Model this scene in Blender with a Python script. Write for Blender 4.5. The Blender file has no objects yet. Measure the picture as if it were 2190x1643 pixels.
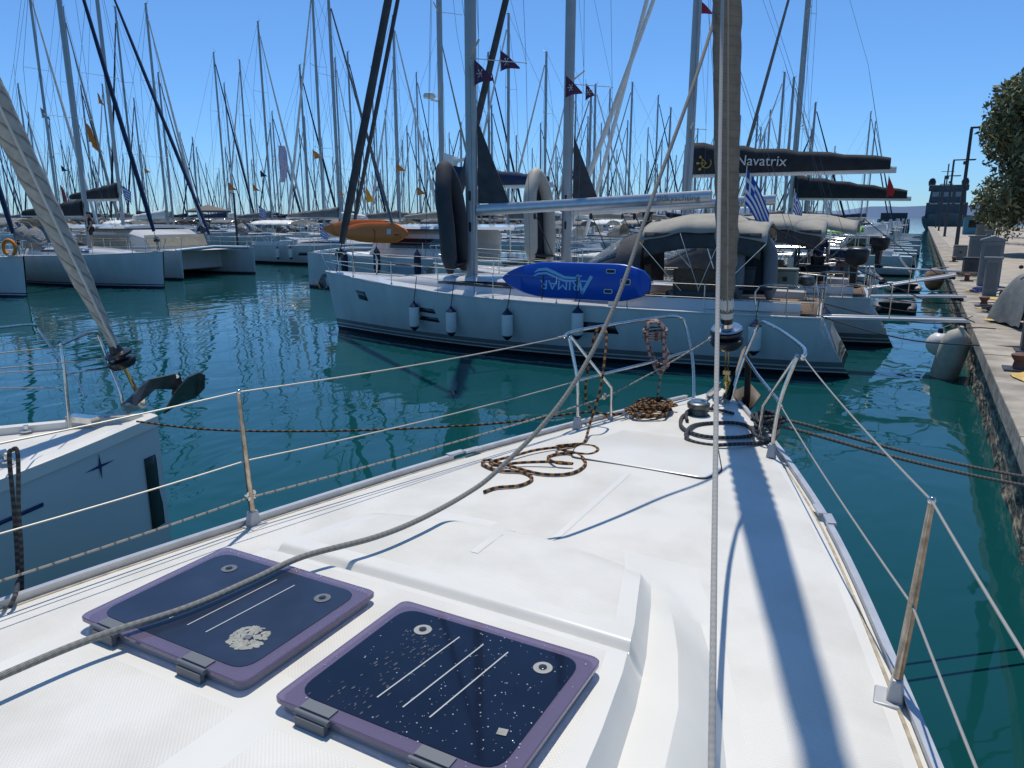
import bpy, bmesh, math, random
from mathutils import Vector, Matrix, Euler
R = math.radians
pi = math.pi
random.seed(7)
scn = bpy.context.scene
# ------------------------------------------------------------------ camera, sky, sun, exposure
F = 1580.0; CZ = 3.3
PITCH = math.atan(359/1580.0); YAW = R(28.5)
cam_d = bpy.data.cameras.new('camera'); cam = bpy.data.objects.new('camera', cam_d)
scn.collection.objects.link(cam); scn.camera = cam
cam_d.sensor_width = 36; cam_d.lens = F/2190*36
cam_d.clip_start = 0.05; cam_d.clip_end = 6000
cam.location = (0, 0, CZ); cam.rotation_euler = (R(90)-PITCH, 0, YAW)
SUNV = Vector((-0.18, 0.34, 1)).normalized()
sun_el = math.asin(SUNV.z); sun_az = math.atan2(SUNV.x, SUNV.y)
wd = bpy.data.worlds.new("World"); scn.world = wd; wd.use_nodes = True
wn = wd.node_tree.nodes; wl = wd.node_tree.links
bg = wn['Background']; sky = wn.new('ShaderNodeTexSky')
sky.sky_type = 'NISHITA'; sky.sun_disc = False
sky.sun_elevation = sun_el; sky.sun_rotation = sun_az
sky.altitude = 0; sky.air_density = 1.0; sky.dust_density = 0.0; sky.ozone_density = 2.0
tint = wn.new('ShaderNodeMix'); tint.data_type = 'RGBA'; tint.blend_type = 'MULTIPLY'; tint.inputs[0].default_value = 1
wtc = wn.new('ShaderNodeTexCoord'); wsp = wn.new('ShaderNodeSeparateXYZ'); wmr = wn.new('ShaderNodeMapRange'); wmx = wn.new('ShaderNodeMix'); wmx.data_type = 'RGBA'
wl.new(wtc.outputs['Generated'], wsp.inputs[0]); wl.new(wsp.outputs[2], wmr.inputs[0]); wmr.inputs[1].default_value = 0.0; wmr.inputs[2].default_value = .38
wl.new(wmr.outputs[0], wmx.inputs[0]); wmx.inputs[6].default_value = (.44, .76, 1.28, 1); wmx.inputs[7].default_value = (.60, .92, 1.20, 1); wl.new(wmx.outputs[2], tint.inputs[7])
wl.new(sky.outputs[0], tint.inputs[6]); wl.new(tint.outputs[2], bg.inputs[0]); bg.inputs[1].default_value = 0.105
sun_d = bpy.data.lights.new('sun', 'SUN'); sun = bpy.data.objects.new('sun', sun_d)
scn.collection.objects.link(sun)
sun_d.energy = 3.65; sun_d.angle = R(0.5); sun_d.color = (1, .95, .87)
sun.rotation_euler = SUNV.to_track_quat('Z', 'Y').to_euler(); sun.location = (0, 0, 50)
scn.view_settings.view_transform = 'Standard'; scn.view_settings.look = 'None'
scn.view_settings.exposure = 0.0; scn.view_settings.gamma = 1
scn.render.resolution_x = 1024; scn.render.resolution_y = 768

# measured picture point -> real place, given one known coordinate
def ray(px, py):
    a = (px-1095)/F; b = (821.5-py)/F
    fw = math.cos(PITCH)+b*math.sin(PITCH); up = -math.sin(PITCH)+b*math.cos(PITCH)
    return Vector((a*math.cos(YAW)-fw*math.sin(YAW), a*math.sin(YAW)+fw*math.cos(YAW), up))
def onz(px, py, z):
    d = ray(px, py); return d*((z-CZ)/d.z)+Vector((0, 0, CZ))
def ony(px, py, y):
    d = ray(px, py); return d*(y/d.y)+Vector((0, 0, CZ))
def onx(px, py, x):
    d = ray(px, py); return d*(x/d.x)+Vector((0, 0, CZ))

# ------------------------------------------------------------------ materials
MATS = {}
def mat(name, col, rough=.5, metal=0, bump=0, bscale=20, var=0, vscale=3, spec=.5, trans=0, coat=0, ior=1.45):
    m = bpy.data.materials.new(name); m.use_nodes = True
    nt = m.node_tree; b = nt.nodes['Principled BSDF']
    b.inputs['Base Color'].default_value = (*col, 1); b.inputs['Roughness'].default_value = rough
    b.inputs['Metallic'].default_value = metal; b.inputs['Specular IOR Level'].default_value = spec
    b.inputs['Transmission Weight'].default_value = trans; b.inputs['IOR'].default_value = ior
    b.inputs['Coat Weight'].default_value = coat
    tc = None
    if var or bump:
        tc = nt.nodes.new('ShaderNodeTexCoord')
    if var:
        n = nt.nodes.new('ShaderNodeTexNoise'); n.inputs['Scale'].default_value = vscale; n.inputs['Detail'].default_value = 6
        nt.links.new(tc.outputs['Object'], n.inputs['Vector'])
        mx = nt.nodes.new('ShaderNodeMix'); mx.data_type = 'RGBA'
        rp = nt.nodes.new('ShaderNodeMapRange'); rp.inputs[1].default_value = .3; rp.inputs[2].default_value = .7
        nt.links.new(n.outputs['Fac'], rp.inputs[0]); nt.links.new(rp.outputs[0], mx.inputs[0])
        mx.inputs[6].default_value = (*[c*(1-var) for c in col], 1)
        mx.inputs[7].default_value = (*[min(1, c*(1+var)) for c in col], 1)
        nt.links.new(mx.outputs[2], b.inputs['Base Color'])
    if bump:
        n2 = nt.nodes.new('ShaderNodeTexNoise'); n2.inputs['Scale'].default_value = bscale; n2.inputs['Detail'].default_value = 5
        nt.links.new(tc.outputs['Object'], n2.inputs['Vector'])
        bp = nt.nodes.new('ShaderNodeBump'); bp.inputs['Strength'].default_value = bump; bp.inputs['Distance'].default_value = .02
        nt.links.new(n2.outputs['Fac'], bp.inputs['Height']); nt.links.new(bp.outputs[0], b.inputs['Normal'])
    MATS[name] = m
    return m
def nodes_of(m): return m.node_tree.nodes, m.node_tree.links, m.node_tree.nodes['Principled BSDF']
gel = mat('gelcoat', (.73, .705, .625), .28, var=.04, vscale=2.5)
gelh = mat('gelcoat_hull', (.60, .60, .58), .12, var=.03, vscale=1.5)
steel = mat('stainless', (.62, .60, .56), .18, 1, var=.15, vscale=30)
steel_w = mat('weathered_steel', (.40, .34, .27), .32, 1, var=.35, vscale=25)
alu = mat('aluminium', (.55, .56, .57), .38, .85, var=.08, vscale=6)
mastm = mat('mast_paint', (.36, .37, .37), .42, .35, var=.08, vscale=2)
mastd = mat('mast_anodised', (.30, .30, .31), .42, .5, var=.1, vscale=2)
black = mat('black_plastic', (.018, .018, .02), .32)
rubber = mat('rubber', (.02, .02, .022), .6)
navy = mat('navy_cloth', (.012, .03, .075), .85, bump=.5, bscale=8, var=.25)
blackc = mat('black_cloth', (.018, .021, .025), .85, bump=.6, bscale=6, var=.3)
greyc = mat('grey_cloth', (.17, .17, .165), .88, bump=.6, bscale=7, var=.2)
dgreyc = mat('dark_grey_cloth', (.06, .062, .065), .85, bump=.6, bscale=7, var=.25)
beigec = mat('beige_cloth', (.34, .315, .26), .88, bump=.7, bscale=5, var=.12)
whitec = mat('white_cloth', (.72, .71, .67), .85, bump=.4, bscale=7, var=.08)
darkgl = mat('dark_glass', (.012, .015, .02), .06, coat=.3)
clearp = mat('clear_vinyl', (.55, .60, .62), .15, trans=.75, ior=1.05)
fender_w = mat('fender_white', (.66, .66, .63), .4, var=.08, vscale=6)
fender_b = mat('fender_dark', (.012, .016, .05), .5)
fender_g = mat('fender_beige', (.45, .42, .33), .5, var=.2, vscale=4)
orange = mat('board_orange', (.70, .17, .02), .35, var=.06)
blueb = mat('board_blue', (.005, .075, .42), .3, var=.04)
lightb = mat('board_print', (.30, .55, .72), .4)
wirem = mat('wire', (.36, .35, .31), .5, .4)
wired = mat('rigging_wire', (.10, .10, .11), .4, .6)
brass = mat('bronze', (.52, .38, .16), .25, 1)
galv = mat('galvanised', (.10, .11, .11), .42, .7, var=.3, vscale=12)
skin = mat('skin', (.38, .21, .14), .5)
hairm = mat('hair', (.015, .011, .01), .6)
teak = mat('teak', (.25, .16, .09), .6, var=.25, vscale=18)
rubtube = mat('dinghy_grey', (.13, .14, .15), .55, var=.1)
rubtubel = mat('dinghy_beige', (.46, .42, .35), .6, var=.1)
dinghyd = mat('dinghy_charcoal', (.035, .042, .05), .8, var=.15)
redc = mat('red_cloth', (.5, .03, .03), .8)
orangec = mat('orange_cloth', (.75, .22, .03), .8)
purplec = mat('purple_cloth', (.10, .03, .08), .8)
blueflag = mat('flag_blue', (.02, .07, .35), .8)
whiteflag = mat('flag_white', (.75, .75, .75), .8)
pinkflag = mat('banner_pale', (.62, .52, .62), .8, var=.2, vscale=5)
goldp = mat('gold_print', (.5, .36, .08), .6)
greyp = mat('grey_print', (.17, .18, .19), .6)
whitep = mat('white_print', (.6, .6, .58), .6)
navyp = mat('navy_print', (.012, .03, .12), .4)
polem = mat('lamp_pole', (.055, .065, .075), .5, .3)
greybox = mat('pedestal_grey', (.16, .18, .19), .55, var=.12, vscale=5)
rust = mat('rusty_red', (.13, .06, .04), .7, var=.3)
shipm = mat('ship_grey', (.05, .075, .09), .5, var=.2, vscale=.6)
shipw = mat('ship_trim', (.45, .47, .45), .5)
turq = mat('turquoise', (.03, .30, .30), .5)
lime = mat('lime', (.25, .65, .08), .5)
yellowp = mat('yellow_paint', (.60, .40, .12), .8, var=.25, vscale=9)
bark = mat('bark', (.10, .075, .05), .9, bump=.8)
tarp = mat('tarpaulin', (.30, .27, .20), .8, bump=.6, bscale=4, var=.12)

# textured non-skid gelcoat
def deck_material():
    m = mat('nonskid_deck', (.70, .69, .65), .42); n, l, b = nodes_of(m)
    tc = n.new('ShaderNodeTexCoord'); mp = n.new('ShaderNodeMapping'); mp.inputs['Rotation'].default_value = (0, 0, R(45))
    l.new(tc.outputs['Object'], mp.inputs[0])
    w1 = n.new('ShaderNodeTexWave'); w2 = n.new('ShaderNodeTexWave')
    for w, d in ((w1, 'X'), (w2, 'Y')):
        w.bands_direction = d; w.inputs['Scale'].default_value = 34; l.new(mp.outputs[0], w.inputs['Vector'])
    mu = n.new('ShaderNodeMath'); mu.operation = 'MULTIPLY'
    l.new(w1.outputs['Fac'], mu.inputs[0]); l.new(w2.outputs['Fac'], mu.inputs[1])
    bp = n.new('ShaderNodeBump'); bp.inputs['Strength'].default_value = .30; bp.inputs['Distance'].default_value = .003
    l.new(mu.outputs[0], bp.inputs['Height']); l.new(bp.outputs[0], b.inputs['Normal'])
    no = n.new('ShaderNodeTexNoise'); no.inputs['Scale'].default_value = 3.0; no.inputs['Detail'].default_value = 8
    l.new(tc.outputs['Object'], no.inputs['Vector'])
    cr = n.new('ShaderNodeValToRGB'); e = cr.color_ramp.elements
    e[0].position = .28; e[0].color = (.63, .60, .52, 1); e[1].position = .6; e[1].color = (.745, .715, .635, 1)
    l.new(no.outputs['Fac'], cr.inputs[0])
    mx = n.new('ShaderNodeMix'); mx.data_type = 'RGBA'; mx.blend_type = 'MULTIPLY'; mx.inputs[0].default_value = .05
    l.new(cr.outputs[0], mx.inputs[6]); l.new(mu.outputs[0], mx.inputs[7]); l.new(mx.outputs[2], b.inputs['Base Color'])
    return m
nonskid = deck_material()

def water_material():
    m = mat('sea_water', (.004, .056, .059), .025, spec=.5, ior=1.33); n, l, b = nodes_of(m)
    tc = n.new('ShaderNodeTexCoord')
    mp = n.new('ShaderNodeMapping'); mp.inputs['Scale'].default_value = (1, .62, 1); mp.inputs['Rotation'].default_value = (0, 0, YAW)
    l.new(tc.outputs['Object'], mp.inputs[0])
    n1 = n.new('ShaderNodeTexNoise'); n1.inputs['Scale'].default_value = 1.1; n1.inputs['Detail'].default_value = 2.2; n1.inputs['Roughness'].default_value = .5
    n1.inputs['Distortion'].default_value = .5
    l.new(mp.outputs[0], n1.inputs['Vector'])
    n3 = n.new('ShaderNodeTexNoise'); n3.inputs['Scale'].default_value = .10; n3.inputs['Detail'].default_value = 2
    l.new(tc.outputs['Object'], n3.inputs['Vector'])
    mr = n.new('ShaderNodeMapRange'); mr.inputs[1].default_value = .38; mr.inputs[2].default_value = .62; mr.inputs[3].default_value = .5; mr.inputs[4].default_value = 1.35
    l.new(n3.outputs['Fac'], mr.inputs[0])
    bp = n.new('ShaderNodeBump'); bp.inputs['Distance'].default_value = .023
    l.new(mr.outputs[0], bp.inputs['Strength'])
    l.new(n1.outputs['Fac'], bp.inputs['Height']); l.new(bp.outputs[0], b.inputs['Normal'])
    return m
waterm = water_material()

def ramp_mat(name, coord, stops, rough=.4, noise=None, bump=0, metal=0):
    """constant or linear colour bands along an object axis"""
    m = mat(name, stops[0][1], rough, metal); n, l, b = nodes_of(m)
    tc = n.new('ShaderNodeTexCoord'); sp = n.new('ShaderNodeSeparateXYZ'); l.new(tc.outputs['Object'], sp.inputs[0])
    lo = stops[0][0]; hi = stops[-1][0]
    mr = n.new('ShaderNodeMapRange'); mr.inputs[1].default_value = lo; mr.inputs[2].default_value = hi
    l.new(sp.outputs[coord], mr.inputs[0])
    cr = n.new('ShaderNodeValToRGB'); cr.color_ramp.interpolation = 'CONSTANT'
    while len(cr.color_ramp.elements) < len(stops): cr.color_ramp.elements.new(.5)
    for i, (p, c) in enumerate(stops):
        cr.color_ramp.elements[i].position = (p-lo)/(hi-lo); cr.color_ramp.elements[i].color = (*c, 1)
    l.new(mr.outputs[0], cr.inputs[0])
    # faint waterline staining and streaks
    no = n.new('ShaderNodeTexNoise'); no.inputs['Scale'].default_value = 2.5; no.inputs['Detail'].default_value = 6
    mp = n.new('ShaderNodeMapping'); mp.inputs['Scale'].default_value = (1, 1, .25); l.new(tc.outputs['Object'], mp.inputs[0]); l.new(mp.outputs[0], no.inputs['Vector'])
    r2 = n.new('ShaderNodeMapRange'); r2.inputs[1].default_value = .3; r2.inputs[2].default_value = .7; r2.inputs[3].default_value = .88; r2.inputs[4].default_value = 1.04
    l.new(no.outputs['Fac'], r2.inputs[0])
    mx = n.new('ShaderNodeMix'); mx.data_type = 'RGBA'; mx.blend_type = 'MULTIPLY'; mx.inputs[0].default_value = 1
    l.new(cr.outputs[0], mx.inputs[6]); l.new(r2.outputs[0], mx.inputs[7]); l.new(mx.outputs[2], b.inputs['Base Color'])
    return m
W_ = (.52, .54, .52)
hull_grey = ramp_mat('hull_grey_stripes', 2, [(-1, (.02, .015, .02)), (.10, (.55, .57, .55)), (.14, (.13, .15, .14)), (.19, (.5, .52, .5)), (.22, (.16, .18, .17)), (.33, W_), (3, W_)], .14)
hull_plain = ramp_mat('hull_plain', 2, [(-1, (.02, .02, .03)), (.08, (.36, .36, .30)), (.14, W_), (3, W_)], .16)
hull_navy = ramp_mat('hull_navy_line', 2, [(-1, (.03, .03, .05)), (.07, W_), (.12, (.02, .035, .09)), (.17, W_), (.78, W_), (3, W_)], .16)
hull_red = ramp_mat('hull_dark_boot', 2, [(-1, (.015, .015, .02)), (.16, W_), (3, W_)], .16)

def rope_mat(name, c1, c2, scale, thr=.5):
    m = mat(name, c1, .9); n, l, b = nodes_of(m)
    tc = n.new('ShaderNodeTexCoord')
    w = n.new('ShaderNodeTexWave'); w.inputs['Scale'].default_value = 1; w.bands_direction = 'X'
    mp = n.new('ShaderNodeMapping'); mp.inputs['Scale'].default_value = (scale, .9, 1)
    l.new(tc.outputs['UV'], mp.inputs[0]); l.new(mp.outputs[0], w.inputs['Vector'])
    cr = n.new('ShaderNodeValToRGB'); cr.color_ramp.interpolation = 'CONSTANT'; cr.color_ramp.elements[0].color = (*c1, 1)
    cr.color_ramp.elements[1].position = thr; cr.color_ramp.elements[1].color = (*c2, 1)
    no = n.new('ShaderNodeTexNoise'); no.inputs['Scale'].default_value = 60; l.new(tc.outputs['Object'], no.inputs['Vector'])
    ad = n.new('ShaderNodeMath'); ad.operation = 'MULTIPLY_ADD'; ad.inputs[1].default_value = .35; l.new(no.outputs['Fac'], ad.inputs[0]); l.new(w.outputs['Fac'], ad.inputs[2])
    sb = n.new('ShaderNodeMath'); sb.operation = 'SUBTRACT'; sb.inputs[1].default_value = .17; l.new(ad.outputs[0], sb.inputs[0])
    l.new(sb.outputs[0], cr.inputs[0]); l.new(cr.outputs[0], b.inputs['Base Color'])
    w3 = n.new('ShaderNodeTexWave'); w3.inputs['Scale'].default_value = 1; w3.bands_direction = 'DIAGONAL'
    mp3 = n.new('ShaderNodeMapping'); mp3.inputs['Scale'].default_value = (24, 1.6, 1); l.new(tc.outputs['UV'], mp3.inputs[0]); l.new(mp3.outputs[0], w3.inputs['Vector'])
    bp = n.new('ShaderNodeBump'); bp.inputs['Strength'].default_value = .7; bp.inputs['Distance'].default_value = .003
    l.new(w3.outputs['Fac'], bp.inputs['Height']); l.new(bp.outputs[0], b.inputs['Normal'])
    return m
rope_or = rope_mat('rope_orange_black', (.035, .022, .018), (.36, .17, .05), 5.2, .60)
rope_gr = rope_mat('rope_grey', (.25, .24, .21), (.29, .28, .245), 14, .5)
rope_wh = rope_mat('rope_white', (.47, .45, .40), (.52, .50, .45), 14, .5)
rope_fl = rope_mat('rope_flecked', (.42, .40, .34), (.16, .16, .15), 5, .93)
rope_dk = rope_mat('rope_dark', (.035, .037, .042), (.09, .09, .09), 9, .6)
rope_bg = rope_mat('rope_beige', (.42, .31, .26), (.16, .09, .08), 6, .72)
rope_mo = rope_mat('rope_mooring', (.12, .11, .09), (.20, .18, .14), 8, .5)

# ------------------------------------------------------------------ mesh builder
class MB:
    def __init__(s): s.v = []; s.f = []; s.mi = []; s.uv = {}; s.cur = 0
    def add(s, vs, fs, uvs=None):
        o = len(s.v) if vs else 0; s.v += [tuple(p) for p in vs]
        for k, f in enumerate(fs):
            if uvs: s.uv[len(s.f)] = uvs[k]
            s.f.append([i+o for i in f]); s.mi.append(s.cur)
        return s
    def box(s, c, d, rot=None, taper=1):
        x, y, z = [q/2 for q in d]; t = taper
        vs = [Vector(p) for p in ((-x, -y, -z), (x, -y, -z), (x, y, -z), (-x, y, -z), (-x*t, -y*t, z), (x*t, -y*t, z), (x*t, y*t, z), (-x*t, y*t, z))]
        M = Euler(rot).to_matrix() if rot else Matrix.Identity(3)
        return s.add([M@v+Vector(c) for v in vs], [(0, 3, 2, 1), (4, 5, 6, 7), (0, 1, 5, 4), (1, 2, 6, 5), (2, 3, 7, 6), (3, 0, 4, 7)])
    def tube(s, path, r, n=8, cap=True, sx=1.0, up=None):
        P = [Vector(p) for p in path]; m = len(P)
        rs = r if isinstance(r, (list, tuple)) else [r]*m
        T = [((P[min(i+1, m-1)]-P[max(i-1, 0)]).normalized() if (P[min(i+1, m-1)]-P[max(i-1, 0)]).length > 1e-9 else Vector((0, 0, 1))) for i in range(m)]
        u = Vector(up) if up else (Vector((0, 0, 1)) if abs(T[0].z) < .9 else Vector((0, 1, 0)))
        N = (u-T[0]*u.dot(T[0])).normalized(); vs = []; d = 0; ds = []
        for i in range(m):
            if i: N = (N-T[i]*N.dot(T[i])).normalized(); d += (P[i]-P[i-1]).length
            B = T[i].cross(N); ds.append(d)
            for k in range(n):
                a = 2*pi*k/n; vs.append(P[i]+N*(math.cos(a)*rs[i])+B*(math.sin(a)*rs[i]*sx))
        fs = []; uv = []
        for i in range(m-1):
            for k in range(n):
                k2 = (k+1) % n; fs.append((i*n+k, i*n+k2, (i+1)*n+k2, (i+1)*n+k))
                a, b = k/n*6, (k+1)/n*6; uv.append(((ds[i], a), (ds[i], b), (ds[i+1], b), (ds[i+1], a)))
        if cap:
            fs.append(tuple(range(n-1, -1, -1))); uv.append(tuple((0, 0) for _ in range(n)))
            fs.append(tuple((m-1)*n+k for k in range(n))); uv.append(tuple((0, 0) for _ in range(n)))
        return s.add(vs, fs, uv)
    def lathe(s, c, prof, n=16, axis=(0, 0, 1), sx=1):
        M = Vector((0, 0, 1)).rotation_difference(Vector(axis)).to_matrix()
        vs = []; fs = []
        for r, z in prof:
            for k in range(n):
                a = 2*pi*k/n; vs.append(M@Vector((r*math.cos(a)*sx, r*math.sin(a), z))+Vector(c))
        m = len(prof)
        for i in range(m-1):
            for k in range(n): k2 = (k+1) % n; fs.append((i*n+k, i*n+k2, (i+1)*n+k2, (i+1)*n+k))
        fs.append(tuple(range(n-1, -1, -1))); fs.append(tuple((m-1)*n+k for k in range(n)))
        return s.add(vs, fs)
    def loft(s, rings, closed=True, cap=True):
        n = len(rings[0]); vs = [p for r in rings for p in r]; fs = []
        for i in range(len(rings)-1):
            for k in range(n if closed else n-1):
                k2 = (k+1) % n; fs.append((i*n+k, i*n+k2, (i+1)*n+k2, (i+1)*n+k))
        if cap and closed:
            fs.append(tuple(range(n-1, -1, -1))); fs.append(tuple((len(rings)-1)*n+k for k in range(n)))
        return s.add(vs, fs)
    def prism(s, out, h):            # outline (list of 3-D points) extruded by vector h
        n = len(out); h = Vector(h); a = [Vector(p) for p in out]; b = [p+h for p in a]
        return s.add(a+b, [tuple(range(n-1, -1, -1)), tuple(range(n, 2*n))]+[(k, (k+1) % n, n+(k+1) % n, n+k) for k in range(n)])
    def grid(s, fn, nu, nv):         # fn(i,j)->point
        vs = [fn(i/nu, j/nv) for i in range(nu+1) for j in range(nv+1)]
        w = nv+1
        return s.add(vs, [(i*w+j, (i+1)*w+j, (i+1)*w+j+1, i*w+j+1) for i in range(nu) for j in range(nv)])
    def ball(s, c, r, n=10, sc=(1, 1, 1)):
        vs = []; fs = []; h = n//2
        for i in range(h+1):
            t = pi*i/h
            for k in range(n):
                a = 2*pi*k/n; vs.append((c[0]+r*sc[0]*math.sin(t)*math.cos(a), c[1]+r*sc[1]*math.sin(t)*math.sin(a), c[2]+r*sc[2]*math.cos(t)))
        for i in range(h):
            for k in range(n): k2 = (k+1) % n; fs.append((i*n+k, (i+1)*n+k, (i+1)*n+k2, i*n+k2))
        return s.add(vs, fs)
    def text(s, body, size, M, depth=.004):
        cu = bpy.data.curves.new('t', 'FONT'); cu.body = body; cu.size = size; cu.extrude = depth/2; cu.align_x = 'CENTER'; cu.align_y = 'CENTER'
        o = bpy.data.objects.new('t', cu); scn.collection.objects.link(o)
        bpy.context.view_layer.update(); dg = bpy.context.evaluated_depsgraph_get()
        me = o.evaluated_get(dg).to_mesh()
        s.add([M@v.co for v in me.vertices], [tuple(p.vertices) for p in me.polygons])
        bpy.data.objects.remove(o); return s
    def build(s, name, mats, parent=None, smooth=True, solid=0, bevel=0, angle=40, subsurf=0):
        me = bpy.data.meshes.new(name); me.from_pydata(s.v, [], s.f); me.update()
        if not isinstance(mats, (list, tuple)): mats = [mats]
        for m in mats: me.materials.append(m)
        for i, p in enumerate(me.polygons): p.material_index = s.mi[i]
        if s.uv:
            uvl = me.uv_layers.new(name='UVMap')
            for i, p in enumerate(me.polygons):
                if i in s.uv:
                    for k, li in enumerate(p.loop_indices): uvl.data[li].uv = s.uv[i][k]
        bm = bmesh.new(); bm.from_mesh(me)
        bmesh.ops.remove_doubles(bm, verts=bm.verts, dist=1e-5)
        bmesh.ops.recalc_face_normals(bm, faces=bm.faces); bm.to_mesh(me); bm.free()
        if smooth:
            for p in me.polygons: p.use_smooth = True
            try: me.set_sharp_from_angle(angle=R(angle))
            except Exception: pass
        o = bpy.data.objects.new(name, me); scn.collection.objects.link(o)
        if parent: o.parent = parent
        if solid:
            md = o.modifiers.new('solid', 'SOLIDIFY'); md.thickness = solid; md.offset = 0
        if bevel:
            md = o.modifiers.new('bevel', 'BEVEL'); md.width = bevel; md.segments = 2; md.limit_method = 'ANGLE'
        if subsurf:
            md = o.modifiers.new('sub', 'SUBSURF'); md.levels = subsurf; md.render_levels = subsurf
        return o

def tag(o, label=None, cat=None, group=None, kind=None):
    if label: o['label'] = label
    if cat: o['category'] = cat
    if group: o['group'] = group
    if kind: o['kind'] = kind
    return o
def thing(name, label, cat, loc=(0, 0, 0), rz=0, group=None):
    o = bpy.data.objects.new(name, None); scn.collection.objects.link(o)
    o.empty_display_size = .3; o.location = loc; o.rotation_euler = (0, 0, rz)
    return tag(o, label, cat, group)
KIDS = {}
def kids(o): return [c for c in scn.collection.objects if c.parent == o]
def copy_tree(o, loc, rz, label=None, group=None):
    tree = KIDS.get(o.name)
    if tree is None:
        tree = [(c, kids(c)) for c in kids(o)]; KIDS[o.name] = tree
    r = o.copy(); scn.collection.objects.link(r); r.location = loc; r.rotation_euler = (0, 0, rz)
    if label: r['label'] = label
    if group: r['group'] = group
    for c, gs in tree:
        d = c.copy(); scn.collection.objects.link(d); d.parent = r
        for g in gs:
            e = g.copy(); scn.collection.objects.link(e); e.parent = d
    return r
def smooth_path(pts, k=6):
    P = [Vector(p) for p in pts]; out = []
    for i in range(len(P)-1):
        p0 = P[max(i-1, 0)]; p1 = P[i]; p2 = P[i+1]; p3 = P[min(i+2, len(P)-1)]
        for j in range(k):
            t = j/k
            out.append(.5*((2*p1)+(p2-p0)*t+(2*p0-5*p1+4*p2-p3)*t*t+(3*p1-p0-3*p2+p3)*t**3))
    out.append(P[-1]); return out
def sstep(a, b, x):
    t = max(0, min(1, (x-a)/(b-a))); return t*t*(3-2*t)
def rope(name, pts, r, m, label, cat='rope', k=6, group=None, n=8):
    pts = [Vector(p) for p in pts]; b = MB(); P = smooth_path(pts, k); o0 = P[0]
    b.tube([p-o0 for p in P], r, n)
    o = b.build(name, m); o.location = o0
    return tag(o, label, cat, group)
# ================================================================== SETTING
b = MB(); b.add([(-2500, -600, 0), (2500, -600, 0), (2500, 4500, 0), (-2500, 4500, 0)], [(0, 1, 2, 3)])
tag(b.build('water', waterm, smooth=False), kind='structure')
# distant hills on the horizon
b = MB(); N = 60; vs = []
def ridge(t): return 16+34*math.exp(-((t-.62)/.16)**2)+20*math.exp(-((t-.3)/.1)**2)+5*math.sin(t*40)+3*math.sin(t*91)
for i in range(N+1):
    t = i/N; x = -1900+t*3400; vs += [(x, 3500, -1), (x, 3550, ridge(t)), (x, 3900, ridge(t)*.5), (x, 4200, -1)]
b.add(vs, [(i*4+k, (i+1)*4+k, (i+1)*4+k+1, i*4+k+1) for i in range(N) for k in range(3)])
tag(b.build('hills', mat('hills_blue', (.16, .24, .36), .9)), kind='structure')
# quay: rough stone wall, concrete cap, pavement
QX = 1.14; QZ = 1.05; QE = 190
def stone_mat():
    m = mat('quay_stone', (.2, .19, .16), .85); n, l, bs = nodes_of(m)
    tc = n.new('ShaderNodeTexCoord'); vo = n.new('ShaderNodeTexVoronoi'); vo.inputs['Scale'].default_value = 3.2
    mp = n.new('ShaderNodeMapping'); mp.inputs['Scale'].default_value = (1, .8, 1.3); l.new(tc.outputs['Object'], mp.inputs[0])
    no = n.new('ShaderNodeTexNoise'); no.inputs['Scale'].default_value = 5; no.inputs['Detail'].default_value = 8
    l.new(mp.outputs[0], no.inputs['Vector'])
    mx0 = n.new('ShaderNodeMix'); mx0.data_type = 'RGBA'; mx0.inputs[0].default_value = .18; l.new(mp.outputs[0], mx0.inputs[6]); l.new(no.outputs['Color'], mx0.inputs[7])
    l.new(mx0.outputs[2], vo.inputs['Vector'])
    cr = n.new('ShaderNodeValToRGB'); e = cr.color_ramp.elements; e[0].position = .35; e[0].color = (.035, .035, .028, 1); e[1].position = .68; e[1].color = (.42, .36, .25, 1)
    e2 = cr.color_ramp.elements.new(.5); e2.color = (.17, .15, .11, 1)
    l.new(no.outputs['Fac'], cr.inputs[0]); l.new(cr.outputs[0], bs.inputs['Base Color'])
    ad = n.new('ShaderNodeMath'); ad.operation = 'ADD'; l.new(vo.outputs['Distance'], ad.inputs[0]); l.new(no.outputs['Fac'], ad.inputs[1])
    bp = n.new('ShaderNodeBump'); bp.inputs['Strength'].default_value = 1; bp.inputs['Distance'].default_value = .12
    l.new(ad.outputs[0], bp.inputs['Height']); l.new(bp.outputs[0], bs.inputs['Normal'])
    return m
stonem = stone_mat()
conc = mat('quay_concrete', (.33, .29, .23), .9, bump=.8, bscale=9, var=.42, vscale=1.7)
pave = mat('pavement_stone', (.40, .35, .28), .9, bump=.4, bscale=24, var=.26, vscale=.9)
random.seed(3)
b = MB(); ny = 420
def wallpt(u, v):
    y = -14+(QE+14)*(u**1.9); z = -.6+(QZ-.27+.6)*v
    k = math.sin(y*7.3+z*9)*math.sin(y*3.1+1.7)*.5+math.sin(y*12.7-z*15)*.35
    return (QX+.10+.055*k-(.05*(1-v)), y, z)
b.grid(wallpt, ny, 9)
b.box((20, 88, -.35), (36, QE+14-.5, .5))
tag(b.build('quay_wall', stonem, angle=80), 'rough stone quay wall below the pale concrete edge', 'wall')
b = MB(); y = -14
while y < QE:
    L = random.choice((1.6, 1.9, 2.2)); b.box((QX+.45, y+L/2, QZ-.14+random.uniform(-.006, .006)), (.9, L-.012, .27)); y += L
tag(b.build('quay_edge', conc, bevel=.015, smooth=False), kind='structure')
b = MB(); b.box((7.6, 88, QZ-.16), (11.4, QE+14-.5, .29)); tag(b.build('pavement', pave, smooth=False), kind='structure')
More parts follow.
